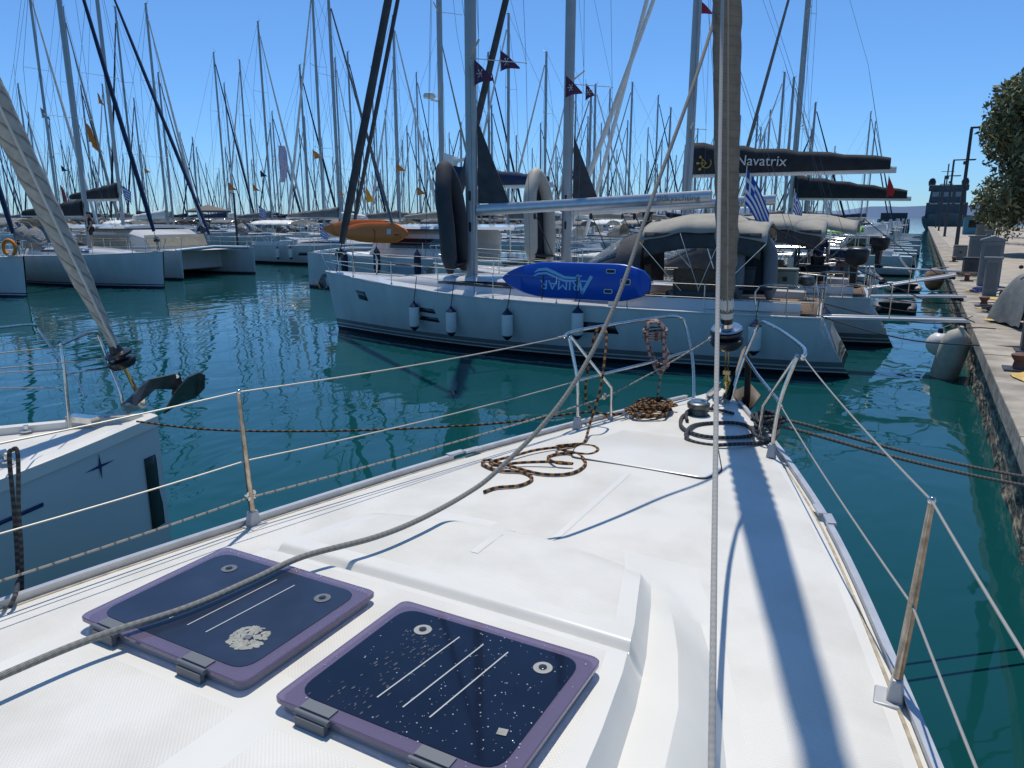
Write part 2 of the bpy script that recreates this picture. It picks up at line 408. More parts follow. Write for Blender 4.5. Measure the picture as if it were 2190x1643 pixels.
b = MB(); b.box((27, 88, QZ-.12), (28, QE+14-.5, .29)); tag(b.build('ground', mat('dry_ground', (.30, .25, .17), .95, bump=.6, var=.3, vscale=.6), smooth=False), kind='structure')
b = MB(); b.box((13.2, 88, QZ+.035), (.25, QE+10, .12)); tag(b.build('kerb', conc, smooth=False), kind='structure')
b = MB()
for i, (x, y, w, h) in enumerate(((1.62, 12.5, .25, .5), (2.0, 14.3, .35, .4), (2.3, 16.3, .3, .7), (1.75, 19.6, .3, .5), (1.95, 21.8, .5, .3), (2.1, 24.7, .4, .6), (1.8, 27, .4, .4))):
    pts = [(x+w*math.cos(a)*(1+.25*math.sin(3*a+i)), y+h*math.sin(a)*(1+.2*math.cos(4*a+i)), QZ+.006) for a in [2*pi*k/12 for k in range(12)]]
    b.prism(pts, (0, 0, .006))
tag(b.build('paint_marks', yellowp, smooth=False), kind='structure')

# ================================================================== OUR BOAT (the one the photograph is taken from)
CX = -1.42; BOWY = 6.58
OB = thing('sailing_yacht', 'white sailing yacht in the foreground whose foredeck fills the lower half', 'sailing yacht', (CX, 0, 0))
OFF = Vector((-CX, 0, 0))
def own(name, b, m, parent=None, **k):
    o = b.build(name, m, **k); o.parent = parent or OB
    if parent is None: o.location = OFF
    return o
HB = [(-7.0, 1.75), (-5, 1.98), (-2, 2.08), (0, 2.03), (1.5, 1.80), (2.55, 1.56), (3.85, 1.20), (4.95, .80), (5.7, .48), (6.15, .27), (6.42, .13), (6.58, .03)]
def hb(y):
    for (a, wa), (c, wc) in zip(HB, HB[1:]):
        if a <= y <= c:
            i = HB.index((a, wa)); t = (y-a)/(c-a)
            p0 = HB[max(i-1, 0)]; p3 = HB[min(i+2, len(HB)-1)]
            m1 = (wc-p0[1])/(c-p0[0])*(c-a); m2 = (p3[1]-wa)/(p3[0]-a)*(c-a)
            return max(.02, (2*t**3-3*t*t+1)*wa+(t**3-2*t*t+t)*m1+(-2*t**3+3*t*t)*wc+(t**3-t*t)*m2)
    return HB[-1][1] if y > 6 else HB[0][1]
def sheer(y): return 1.70+.05*max(0, y/6.5)**2
ys = [-7+i*.4 for i in range(25)]+[2.7+i*.12 for i in range(32)]+[6.5, 6.58]
# hull
b = MB(); rings = []
for y in ys:
    w = hb(y); z = sheer(y); r = []
    for sgn in (1, -1):
        seq = [(1, z), (.99, z-.25), (.95, .8), (.86, .1), (.5, -.5)]
        if sgn < 0: seq = seq[::-1]
        for k, zz in seq: r.append((CX+sgn*w*k, y-(.10*(1-zz/z) if y > 6 else 0), zz))
    rings.append(r)
b.loft(rings, closed=False); b.f.append(list(range(0, 10))); b.mi.append(0)
own('hull', b, hull_plain)
# deck heightfield with coachroof
E1 = [(3.4, .36), (3.05, .47), (2.77, .58), (2.45, .68), (2.11, .775), (1.85, .83), (1.58, .87), (1.0, .93), (-7, 1.0)]
E2 = [(3.4, .50), (2.96, .67), (2.7, .80), (2.45, .91), (2.18, 1.01), (1.91, 1.09), (1.5, 1.15), (0, 1.22), (-7, 1.25)]
def edges(y):
    def ip(T):
        for (ya, va), (yb, vb) in zip(T, T[1:]):
            if y >= yb: k = (y-yb)/(ya-yb); k = min(1, k); return vb+(va-vb)*k
        return T[-1][1]
    return ip(E1), ip(E2)
def crz(x, y):
    """deck + coachroof height at world x,y"""
    w = hb(y); s = abs(x-CX); z = sheer(y)+.045*(1-min(1, s/max(w, .05))**2)
    if y < 3.25:
        # outer moulding: slopes out from the nose to the sides
        nose = 3.10-.30*(s/.9)**2
        H1 = .15*sstep(nose+.02, nose-.60, y)
        e1, e2 = edges(y)
        z1 = H1*max(0, min(1, (e2-s)/.13))
        H2 = .10*sstep(3.04-.30*(s/.8)**2, 2.45, y)
        z2 = H2*max(0, min(1, (e1-s)/.045))
        z += z1+z2
        # rain gutter ahead of the hatches
        if s < 1.02: z -= .030*math.exp(-((y-1.990)/.020)**2)*max(0, min(1, (.80-s)/.02))
        # smooth margins between non-skid panels read as slight grooves
        if y < 1.25: z -= .004*math.exp(-((s)/.03)**2)
    return z
def lin(a, c, n): return [a+(c-a)*i/n for i in range(n)]
b = MB(); yy = [-6.9+i*.5 for i in range(13)]+[-.5+i*.06 for i in range(36)]+[1.66+i*.018 for i in range(16)]+[1.948+i*.008 for i in range(12)]+[2.046+i*.022 for i in range(50)]+[3.16+i*.06 for i in range(57)]+[6.55]
vs = []; fs = []; cols = None
for y in yy:
    w = hb(y)-.015; e1, e2 = edges(y) if y < 3.3 else (w*.6, w*.85)
    if e2 > w-.12: e2 = w-.12; e1 = min(e1, e2-.2)
    if y >= 3.3: e1, e2 = w*.55, w*.80
    h_ = lin(0, .07, 2)+lin(.07, e1-.11, 10)+lin(e1-.11, e1-.045, 3)+lin(e1-.045, e1, 3)+lin(e1, max(e1+.01, e2-.15), 5)+lin(max(e1+.01, e2-.15), e2, 3)+lin(e2, max(e2+.02, w-.09), 9)+lin(max(e2+.02, w-.09), w, 3)+[w]
    row = [-q for q in h_[::-1]][:-1]+h_; cols = len(row)
    for q in row: vs.append((CX+q, y, crz(CX+q, y)+.002))
half = (cols-1)//2
for j in range(len(yy)-1):
    for i in range(cols-1):
        k = abs(i+.5-half); ym = (yy[j]+yy[j+1])/2
        smooth_ = (k > 12 and k < 27 and ym < 3.1) or k > 35 or (1.93 < ym < 2.10 and k < 27) or (k < 2 and ym < 1.2)
        if 1.20 < ym < 1.34 and k < 27: smooth_ = True
        b.cur = 1 if smooth_ else 0
        b.add([], [(j*cols+i, j*cols+i+1, (j+1)*cols+i+1, (j+1)*cols+i)])
b.v = vs
deck = own('deck', b, [nonskid, gel], angle=24)
# smooth gelcoat margins (strips lying on the non-skid)
b = MB()
def strip(path, w, lift=.0035, n=1):
    P = [Vector((p[0], p[1], 0)) for p in path]; o = []
    for i, p in enumerate(P):
        t = (P[min(i+1, len(P)-1)]-P[max(i-1, 0)]).normalized(); nn = Vector((-t.y, t.x, 0))
        for s in (-.5, -.17, .17, .5):
            q = p+nn*w*s; o.append((q.x, q.y, crz(q.x, q.y)+lift))
    b.add(o, [(i*4+k, i*4+k+1, (i+1)*4+k+1, (i+1)*4+k) for i in range(len(P)-1) for k in range(3)])
strip([(CX, 2.3+i*.1) for i in range(19)], .035)
own('deck_margin', b, gel, angle=180)

# anchor locker lid
b = MB(); out = [(-.44, 4.22), (.44, 4.22), (.50, 4.42), (.34, 4.96), (-.34, 4.96), (-.50, 4.42)]
def rounded(out, r=.05, n=4):
    P = [Vector((p[0], p[1], 0)) for p in out]; o = []
    for i, p in enumerate(P):
        a = (P[i-1]-p).normalized(); c = (P[(i+1) % len(P)]-p).normalized()
        for k in range(n+1):
            t = k/n; q0 = p+a*r; q1 = p+c*r; o.append(q0.lerp(p, t).lerp(p.lerp(q1, t), t))
    return o
def onto(out, lift, shrink=0):
    c = Vector((0, sum(p.y for p in out)/len(out), 0)); r = []
    for p in out:
        q = p-(p-c).normalized()*shrink; r.append(Vector((CX+q.x, q.y, crz(CX+q.x, q.y)+lift)))
    return r
ro = rounded(out)
b.prism(onto(ro, .002), (0, 0, .007)); own('locker_gasket', b, rubber, smooth=False)
b = MB(); p1 = onto(ro, .003, .008); p2 = onto(ro, .0135, .010); p3 = onto(ro, .017, .02)
b.loft([p1, p2, p3]); lid = own('anchor_locker_lid', b, gel, angle=30)
b = MB(); c = (onz(1497, 995, 1.765).x, onz(1497, 995, 1.765).y, 1.758)
b.lathe(c, [(.032, 0), (.034, .006), (.03, .009), (.012, .0095), (.012, .012), (0.001, .012)], 20); h = own('lid_latch', b, steel, parent=lid)

# two deck hatches of tinted acrylic
acr = mat('acrylic_violet', (.27, .22, .33), .04, trans=.55, ior=1.3, coat=.5)
acr_in = mat('acrylic_screen', (.007, .010, .022), .07, coat=.2, var=.25, vscale=6)
acr_in2 = mat('acrylic_screen_dusty', (.018, .027, .052), .28, coat=.1, var=.3, vscale=5)
frm = mat('hatch_frame', (.20, .17, .24), .3, coat=.3)
stain = mat('glue_stain', (.30, .30, .26), .8, var=.2, vscale=40)
drop = mat('water_drop', (.85, .9, .95), .02, trans=.55, ior=1.33)  # whitish half-clear base stands in for sun glints on the drops
hingem = mat('hinge_grey', (.13, .14, .15), .5)
def hatch(x0, x1, y0, y1, z, wet, label):
    hc = Vector(((x0+x1)/2, (y0+y1)/2, 0))
    def rr(ins, r): return rounded([(x0+ins, y0+ins), (x1-ins, y0+ins), (x1-ins, y1-ins), (x0+ins, y1-ins)], r, 5)
    def at(out, z): return [Vector((p.x, p.y, z)) for p in out]
    # recessed base flange
    bb = MB(); bb.loft([at(rr(.012, .04), z-.05), at(rr(.012, .04), z-.014)])
    bs = own('deck_hatch', bb, mat('hatch_rim', (.30, .28, .30), .4) if 'hatch_rim' not in MATS else MATS['hatch_rim'], angle=30); tag(bs, label)
    g = MB(); g.loft([at(rr(.002, .032), z-.012), at(rr(0, .032), z-.010), at(rr(0, .032), z+.001), at(rr(.003, .032), z+.004)]); own('glass_panel', g, acr, parent=bs, angle=30)
    g = MB(); g.prism(at(rr(.044, .065), z+.0046), (0, 0, .0012)); own('screen', g, acr_in if wet else acr_in2, parent=bs, smooth=False)
    g = MB(); a0, a1 = x0+.17, x1-.06
    lw = .0022
    for k in range(3):
        xx = (x0+x1)/2-.085+.085*k
        g.box((xx, (y0+y1)/2+.01, z+.0068), (lw*2, (y1-y0)*.60, .001), (0, 0, R(-6 if wet else -4)))
    own('pinstripes', g, mat('pinstripe', (.45, .46, .44), .4), parent=bs, smooth=False)
    for lx in ((x0+.17), (x1-.13)):
        g = MB(); c = (lx, y1-.13, z+.006)
        g.lathe(c, [(.028, 0), (.028, .002), (.019, .003), (.018, .0025)], 24); own('latch', g, hingem if not wet else mat('latch_ring', (.33, .33, .30), .5), parent=bs)
        g = MB(); g.lathe((lx, y1-.13, z+.0065), [(.013, 0), (.012, .005), (.006, .007), (.001, .007)], 18); own('latch_button', g, mat('latch_glass', (.03, .03, .03), .05, coat=1), parent=bs)
    for hx in (x0+.15, x1-.20):
        g = MB(); g.box((hx, y0+.020, z+.0065), (.10, .036, .004)); g.tube([(hx-.058, y0-.007, z-.002), (hx+.058, y0-.007, z-.002)], .0085, 10)
        g.box((hx, y0-.012, z-.022), (.10, .016, .03))
        own('hinge', g, hingem, parent=bs)
    if not wet:
        g = MB(); random.seed(5); cx_, cy_ = x1-.16, y0+.17
        for k in range(330):
            a = random.uniform(0, 2*pi); r = .062*math.sqrt(random.uniform(.06, 1)); 
            if math.sin(a*3+1)*math.cos(a*2) > .75: continue
            s = random.uniform(.004, .009); px = cx_+r*math.cos(a); py = cy_+r*math.sin(a)*1.0
            g.prism([(px+s*math.cos(t)*random.uniform(.6, 1.2), py+s*math.sin(t)*random.uniform(.6, 1.2), z+.0064+k*2e-6) for t in [i*pi/3 for i in range(6)]], (0, 0, .0003))
        tag(own('glue_residue', g, stain, parent=bs, smooth=False), kind='stuff')
        g = MB(); g.box((cx_-.004, cy_, z+.0078), (.024, .02, .001), (0, 0, .2)); own('sensor_tab', g, hingem, parent=bs)
    else:
        g = MB(); g.box((x1-.10, y0+.17, z+.0075), (.026, .024, .001), (0, 0, .2)); own('sensor_tab', g, stain, parent=bs)
    g = MB(); random.seed(11 if wet else 12)
    for k in range(230 if wet else 45):
        if wet:
            px = random.uniform(x0+.02, x1-.02); py = random.uniform(y0+.02, y1-.02)
            if random.random() < .55: px = random.uniform((x0+x1)/2, x1-.02)
        else:
            px = random.uniform(x0+.04, x1-.01); py = y1-random.uniform(.005, .03)
        r = random.choice((.0009, .0013, .0018, .0026)); g.ball((px, py, z+.006), r, 6, (1, 1, .6))
    tag(own('water_drops', g, drop, parent=bs), kind='stuff')
    if wet:
        g = MB(); random.seed(2)
        for k in range(120):
            px = x0+.12+random.gauss(.10, .06); py = random.uniform(y0+.05, y1-.1); s = random.uniform(.002, .006)
            g.prism([(px+s*math.cos(t)*random.uniform(.4, .8), py+s*1.6*math.sin(t)*random.uniform(.5, 1.2), z+.0064+k*3e-6) for t in [i*pi/3 for i in range(6)]], (0, 0, .0002))
        tag(own('dried_salt', g, mat('salt', (.035, .042, .06), .5), parent=bs, smooth=False), kind='stuff')
    return bs
HZ = 2.035
def hxy(px, py): p = onz(px, py, HZ); return p.x, p.y
HS = (3.3-HZ)/1.35
hatch(-2.42*HS, -1.62*HS, 1.315*HS, 1.945*HS, HZ, False, 'dry dusty violet acrylic deck hatch with a round glue stain')
hatch(-1.50*HS, -.735*HS, 1.315*HS, 1.945*HS, HZ, True, 'wet violet acrylic deck hatch beaded with water drops')

# toe rails
def rail_path(sg, a, c, inset=.02, n=40):
    return [(CX+sg*(hb(a+(c-a)*i/n)-inset), a+(c-a)*i/n, sheer(a+(c-a)*i/n)) for i in range(n+1)]
for sg in (-1, 1):
    for a, c in ((-4, 3.92), (4.10, 6.2)):
        b = MB(); P = rail_path(sg, a, c); rings = []
        for x, y, z in P: rings.append([(x-.012, y, z-.01), (x+.012, y, z-.01), (x+.009, y, z+.028), (x+.016, y, z+.030), (x+.016, y, z+.040), (x-.016, y, z+.040), (x-.016, y, z+.030), (x-.009, y, z+.028)])
        b.loft(rings); 
        for e, s in ((0, -1), (len(P)-1, 1)):
            if abs(P[e][1]-4.0) < .3: b.box((P[e][0], P[e][1]+s*.035, P[e][2]+.040), (.045, .13, .014), (0, 0, math.atan2(-(P[min(e+1, len(P)-1)][0]-P[max(e-1, 0)][0]), P[min(e+1, len(P)-1)][1]-P[max(e-1, 0)][1]))); 
        own('toe_rail', b, mat('rail_alu', (.50, .51, .52), .42, .6, var=.12, vscale=9), angle=30)
    b = MB(); P = rail_path(sg, -4, 6.45, -.012); b.tube([(x, y, z-.035) for x, y, z in P], .018, 6); own('rubbing_strake', b, gel)
    b = MB(); P = rail_path(sg, -4, 6.2, .055); rings = [[(x-.008, y, z+.004), (x+.008, y, z+.004), (x+.006, y, z+.009), (x-.006, y, z+.009)] for x, y, z in P]
    b.loft(rings); own('deck_seam', b, mat('sealant', (.42, .36, .26), .7, var=.3, vscale=20))
# stanchions
def stanchion(sg, y, ztop=2.43, lean=.03):
    x = CX+sg*(hb(y)-.055); z = sheer(y)
    b = MB(); b.box((x, y, z+.045), (.055, .075, .085), taper=.62); b.box((x-sg*.02, y-.005, z+.008), (.09, .11, .012)); base = own('stanchion', b, mat('cast_alu', (.45, .45, .44), .5, .4), bevel=.006)
    b = MB(); xt = x+sg*lean; b.tube([(x, y, z+.08), (x+sg*lean*.4, y, z+.30), (xt, y, ztop)], [.0155, .0155, .0095], 12); own('tube', b, steel_w, parent=base)
    b = MB(); b.ball((xt, y, ztop), .0125, 10, (1, 1, 1.2)); own('cap', b, steel, parent=base)
    return Vector((xt, y, ztop)), Vector((x+sg*lean*.45, y, z+.36)), Vector((x+sg*.005, y-.0, z+.16))
st = {}
for sg in (-1, 1): st[sg] = [stanchion(sg, y) for y in (-1.9, .35, 2.54)]
# pulpit, two halves
pt = 2.445
for sg in (-1, 1):
    f = lambda x, y, z: (CX+sg*x, y, z)
    b = MB(); r = .0135
    b.tube(smooth_path([f(.84, 4.95, pt-.03), f(.82, 5.15, pt), f(.60, 5.75, pt+.01), f(.40, 6.15, pt+.02), f(.34, 6.27, pt), f(.30, 6.32, pt-.06), f(.21, 6.28, 2.1), f(.16, 6.20, 1.82), f(.16, 6.18, 1.74)], 6), r, 12)
    b.tube(smooth_path([f(.80, 4.98, pt-.03), f(.72, 4.96, 2.1), f(.70, 4.93, 1.76)], 4), r, 12)
    b.tube([f(.80, 5.0, pt-.02), f(.57, 5.28, 2.0), f(.56, 5.27, 1.76)], r, 12)
    b.tube([f(.72, 4.99, 2.10), f(.44, 5.7, 2.13), f(.235, 6.26, 2.16)], r*.9, 12)
    pp = own('pulpit', b, steel)
    for (x, y) in ((.70, 4.93), (.56, 5.27), (.16, 6.18)):
        b = MB()
        if y < 5: b.box(f(x, y, 1.79), (.055, .075, .085), taper=.62)
        else: b.lathe(f(x, y, 1.735), [(.028, 0), (.028, .012), (.018, .02), (.018, .04)], 14)
        own('foot', b, mat('cast_alu2', (.42, .42, .42), .5, .4), parent=pp)
    # lifelines
    top = [s[0] for s in st[sg]]+[Vector(f(.83, 5.0, pt-.02))]; low = [s[1] for s in st[sg]]+[Vector(f(.72, 4.97, 2.1))]
    for path in (top, low):
        b = MB(); P = [];
        for i in range(len(path)-1):
            for k in range(10): 
                t = k/10; q = path[i].lerp(path[i+1], t); q.z -= .02*4*t*(1-t); P.append(q)
        P.append(path[-1]); b.tube(P, .0042, 6); e = path[-1]; d = (path[-2]-path[-1]).normalized()
        b.tube([e, e+d*.10], .008, 8); own('lifeline', b, wirem)
# furling line through the stanchion blocks, port
blk = [s[2] for s in st[-1]]
b = MB(); fl = [blk[0], blk[1], blk[2], Vector((CX-.60, 5.22, 1.93)), Vector((CX-.07, 6.34, 2.28))]
P = []
for i in range(len(fl)-1):
    for k in range(12): q = fl[i].lerp(fl[i+1], k/12); q.z -= .015*4*(k/12)*(1-k/12); P.append(q)
P.append(fl[-1]); b.tube(P, .0062, 8); own('furling_line', b, rope_fl)
for q in (blk[2], fl[3]):
    b = MB()
    for s in (-1, 1): b.lathe(q+Vector((0, s*.014, .018)), [(.004, -.006), (.019, -.006), (.014, 0), (.019, .006), (.004, .006)], 14, axis=(1, 0, 0))
    b.box(q, (.022, .05, .02)); own('block', b, steel)
# furler, forestay and rolled genoa
FB = Vector((CX+.06, 6.50, 1.70)); FD = Vector((0, -.28, 1)).normalized()
def fs(z): return FB+FD*((z-1.7)/FD.z)
b = MB(); fp = fs(1.78)
b.tube([fs(1.74), fs(1.86)], [.020, .012], 10); b.lathe(fs(1.85), [(.018, 0), (.032, .03), (.034, .06), (.02, .09), (.012, .12)], 14, axis=FD)
b.tube([fs(1.97)+Vector((-.012, 0, 0)), fs(2.2)+Vector((-.012, 0, 0))], .006, 8); b.tube([fs(1.97)+Vector((.012, 0, 0)), fs(2.2)+Vector((.012, 0, 0))], .006, 8)
b.box(fs(1.97), (.06, .03, .03)); own('forestay_toggle', b, brass)
b = MB(); b.lathe(fs(2.20), [(.02, 0), (.11, .015), (.135, .05), (.138, .085), (.125, .10), (.06, .105), (.06, .125), (.12, .13), (.14, .15), (.135, .17), (.07, .185)], 32, axis=FD); fu = own('furler_drum', b, black)
b = MB(); b.lathe(fs(2.375), [(.13, 0), (.12, .012), (.06, .02), (.055, .05), (.048, .055)], 28, axis=FD); own('drum_plate', b, steel, parent=fu)
b = MB(); b.lathe(fs(2.43), [(.05, 0), (.045, .06), (.036, .12)], 20, axis=FD); own('drum_hub', b, black, parent=fu)
b = MB(); b.box(fs(2.22)+Vector((-.14, 0, .05)), (.03, .05, .03)); own('line_guide', b, steel, parent=fu)
def roll_mat(name, c1, c2, per, lean, width=.86, bs=.5):
    m = mat(name, c1, .88); n, l, bb = nodes_of(m); tc = n.new('ShaderNodeTexCoord'); mp = n.new('ShaderNodeMapping'); mp.inputs['Scale'].default_value = (1/per/1.59*5*.318, lean, 1)
    l.new(tc.outputs['UV'], mp.inputs[0]); w = n.new('ShaderNodeTexWave'); w.bands_direction = 'DIAGONAL'; w.wave_profile = 'SAW'; w.inputs['Scale'].default_value = 1; w.inputs['Distortion'].default_value = .6; w.inputs['Detail'].default_value = 3
    l.new(mp.outputs[0], w.inputs['Vector']); cr = n.new('ShaderNodeValToRGB'); e = cr.color_ramp.elements; e[0].position = 0; e[0].color = (*c1, 1); e[1].position = 1; e[1].color = (*c2, 1); q = e.new(width); q.color = (*c1, 1)
    l.new(w.outputs['Fac'], cr.inputs[0]); no = n.new('ShaderNodeTexNoise'); no.inputs['Scale'].default_value = 14; no.inputs['Detail'].default_value = 6; l.new(tc.outputs['Object'], no.inputs['Vector'])
    r2 = n.new('ShaderNodeMapRange'); r2.inputs[1].default_value = .3; r2.inputs[2].default_value = .7; r2.inputs[3].default_value = .82; r2.inputs[4].default_value = 1.12; l.new(no.outputs['Fac'], r2.inputs[0])
    mx = n.new('ShaderNodeMix'); mx.data_type = 'RGBA'; mx.blend_type = 'MULTIPLY'; mx.inputs[0].default_value = 1; l.new(cr.outputs[0], mx.inputs[6]); l.new(r2.outputs[0], mx.inputs[7]); l.new(mx.outputs[2], bb.inputs['Base Color'])
    ad = n.new('ShaderNodeMath'); ad.operation = 'MULTIPLY_ADD'; ad.inputs[1].default_value = .35; l.new(no.outputs['Fac'], ad.inputs[0]); l.new(w.outputs['Fac'], ad.inputs[2])
    bp = n.new('ShaderNodeBump'); bp.inputs['Strength'].default_value = bs; bp.inputs['Distance'].default_value = .02; l.new(ad.outputs[0], bp.inputs['Height']); l.new(bp.outputs[0], bb.inputs['Normal']); return m
uvc = roll_mat('genoa_uv_cloth', (.185, .168, .14), (.13, .118, .098), .10, .25)
sailc = mat('sail_dacron', (.58, .56, .50), .7, bump=.3, bscale=20, var=.08)
b = MB(); P = []; rs = []; z = 2.52; i = 0
while z < 17.5:
    P.append(fs(z)); k = .052+.035*sstep(2.5, 3.2, z)+.016*sstep(3.0, 5.5, z)-.03*sstep(6, 9, z)-.04*sstep(9, 17, z)
    rs.append(max(.035, k+.004*math.sin(i*2.3)+(.006 if i % 3 == 0 else 0))); z += .07 if z < 6 else .3; i += 1
b.tube(P, rs, 20); gn = own('furled_genoa', b, uvc, angle=25)
b = MB(); b.tube([p+Vector((.3*r, -r*.97, 0)) for p, r in zip(P, rs)], .007, 6); own('luff_line', b, mat('luff_grey', (.30, .28, .24), .8), parent=gn)
b = MB(); b.lathe(fs(2.40), [(.05, .07), (.055, .12), (.062, .2), (.052, .26)], 12, axis=FD); own('sail_tack', b, sailc, parent=gn)
# mast, boom and stays stand behind the photographer
b = MB(); b.loft([[(CX+.10*math.cos(a), -1.8+.16*math.sin(a)-(z-2)*.02, z) for a in [2*pi*k/16 for k in range(16)]] for z in (1.75, 19.5)]); own('mast', b, mastm)
# windlass, cleats, bow roller, anchor
b = MB(); wc = (CX+.03, 5.62, 1.755)
b.lathe(wc, [(.10, 0), (.10, .02), (.075, .035), (.07, .07), (.085, .085), (.088, .12), (.075, .13), (.03, .135), (.001, .135)], 26); wl_ = own('windlass', b, galv)
b = MB(); b.lathe((wc[0], wc[1], wc[2]+.128), [(.068, 0), (.062, .014), (.03, .022), (.001, .024)], 26); own('windlass_cap', b, steel, parent=wl_)
b = MB(); b.box((wc[0]+.02, wc[1]+.28, 1.775), (.12, .5, .012)); b.box((wc[0]-.045, 6.3, 1.81), (.012, .5, .09)); b.box((wc[0]+.09, 6.3, 1.81), (.012, .5, .09)); own('bow_roller', b, steel)
def cleat(x, y, z, rz, m, par=None, s=1):
    b = MB(); M = Matrix.Translation((x, y, z))@Matrix.Rotation(rz, 4, 'Z')
    def q(p): return M@Vector([c*s for c in p])
    b.tube(smooth_path([q((-.13, 0, .045)), q((-.06, 0, .052)), q((.06, 0, .052)), q((.13, 0, .045))], 4), [.009*s]*4+[.012*s]*5+[.009*s]*4, 10)
    for sx in (-.035, .035): b.tube([q((sx, 0, -.002)), q((sx, 0, .05))], [.016*s, .009*s], 10)
    return b
for sg, p in ((-1, onz(1350, 893, 1.76)), (1, onz(1650, 925, 1.76))):
    own('mooring_cleat', cleat(p.x, p.y, 1.75, R(90)+sg*R(20), steel), steel)
b = MB()          # anchor: shank, fluke, roll bar
ax = wc[0]+.02
b.prism([(ax+.09, 6.05, 1.83), (ax+.09, 6.14, 1.80), (ax+.09, 6.62, 2.14), (ax+.09, 6.74, 2.16), (ax+.09, 6.78, 2.04), (ax+.09, 6.70, 2.06)], (.025, 0, 0))
b.add([(ax+.10, 6.50, 1.44), (ax-.03, 6.86, 1.70), (ax+.10, 6.98, 1.48), (ax+.10, 7.06, 1.76)], [(0, 1, 2), (1, 3, 2)])
b.add([(ax+.10, 6.50, 1.44), (ax+.24, 6.86, 1.70), (ax+.10, 6.98, 1.48), (ax+.10, 7.06, 1.76)], [(0, 2, 1), (1, 2, 3)])
b.tube([(ax+.1, 6.74, 2.12), (ax+.1, 6.90, 1.92), (ax+.1, 6.95, 1.60)], .024, 8)
own('anchor', b, mat('anchor_steel', (.05, .04, .032), .55, .4, var=.3, vscale=10), solid=.012)
b = MB(); ch = smooth_path([(wc[0]+.05, wc[1]+.1, 1.80), (ax+.08, 6.0, 1.84), (ax+.10, 6.12, 1.83)], 6)
for i, p in enumerate(ch): b.tube([p+Vector((-.012 if i % 2 else 0, 0, -.010)), p+Vector((.012 if i % 2 else 0, .03, .010))], .008, 6)
own('anchor_chain', b, galv)
# sheets
sh = [ony(*q[:2], q[2]) for q in [(1527, 30, 5.6), (1522, 60, 5.5), (1480, 190, 5.0), (1400, 410, 4.4), (1320, 640, 3.85), (1240, 800, 3.45), (1160, 910, 3.15), (1060, 1010, 2.85), (1000, 1055, 2.68)]]
sh += [onz(*q, 2.062) for q in [(900, 1110), (800, 1150), (650, 1190), (540, 1240), (400, 1300), (200, 1365), (0, 1447), (-300, 1580)]]
b = MB(); P = smooth_path(sh, 8); b.tube(P, .0115, 10); o = own('jib_sheet', b, rope_gr)
sv = [ony(*q[:2], q[2]) for q in [(1549, -200, 5.2), (1545, 0, 4.8), (1540, 300, 4.2), (1535, 640, 3.5), (1530, 1000, 2.7), (1525, 1400, 2.0), (1522, 1643, 1.75), (1520, 1900, 1.5)]]
b = MB(); b.tube(smooth_path(sv, 6), .0105, 10); o = own('jib_sheet', b, rope_wh); tag(o, 'pale sheet hanging straight down in front of the rolled genoa')

# ---- loose ropes on our deck
DZ = 1.755
def dk(pts, dz=.012):
    o = []
    for i, q in enumerate(pts):
        p = onz(q[0], q[1], DZ+.02); z = crz(p.x, p.y)+.002+dz+(q[2] if len(q) > 2 else 0)
        p = onz(q[0], q[1], z); o.append(p)
    return o
coil = dk([(1035, 1052), (1062, 1043), (1112, 1038), (1138, 1024), (1118, 1010), (1065, 1006), (1032, 992), (1045, 984), (1095, 998, .004), (1160, 1014), (1222, 1012), (1252, 992), (1236, 972), (1200, 970), (1172, 978), (1190, 990, .015), (1225, 992, .015), (1180, 988, .02), (1110, 990, .012), (1062, 996, .012), (1050, 988, .018), (1100, 975, .01), (1150, 962, .01), (1215, 955), (1262, 953), (1279, 962), (1258, 972), (1212, 965, .012), (1190, 955, .02), (1230, 950, .01), (1250, 945)])
coil += [Vector(p) for p in (ony(1262, 905, 4.78), ony(1282, 840, 4.9), ony(1293, 770, 5.05), ony(1297, 715, 5.2), ony(1287, 700, 5.25), ony(1272, 715, 5.25), ony(1262, 765, 5.2), ony(1252, 830, 5.15), ony(1258, 868, 5.2))]+dk([(1285, 888), (1310, 888, .02), (1345, 882, .03)])
rope('mooring_rope', coil, .0095, rope_or, 'black and orange rope snaking over the foredeck and up over the port pulpit rail', k=6)
hank = []; random.seed(4)
c0 = onz(1372, 884, DZ)
for i in range(90):
    a = i*.92+.8*math.sin(i*.37); rr_ = random.uniform(.05, .20)*(1.25-.5*i/90)
    hank.append(Vector((c0.x+.10+rr_*math.cos(a)*.9, c0.y-.02+rr_*1.25*math.sin(a), max(crz(c0.x+.1, c0.y)+.02, 1.785)+random.uniform(0, .022)+.0007*i)))
rope('coiled_rope', hank, .0085, rope_or, 'tangled black and orange rope heaped on the port bow cleat', k=5)
# line from the neighbouring boat to our port cleat
ml = [Vector((-5.62, 3.75, 1.62)), Vector((-4.9, 3.98, 1.585)), Vector((-3.9, 4.45, 1.60)), Vector((-2.9, 4.98, 1.66)), onz(1240, 883, 1.78), onz(1300, 886, 1.79), onz(1345, 884, 1.80)]
rope('mooring_line', ml, .0085, rope_or, 'taut dark line stretched over the water between the two bows', 'rope', k=8)
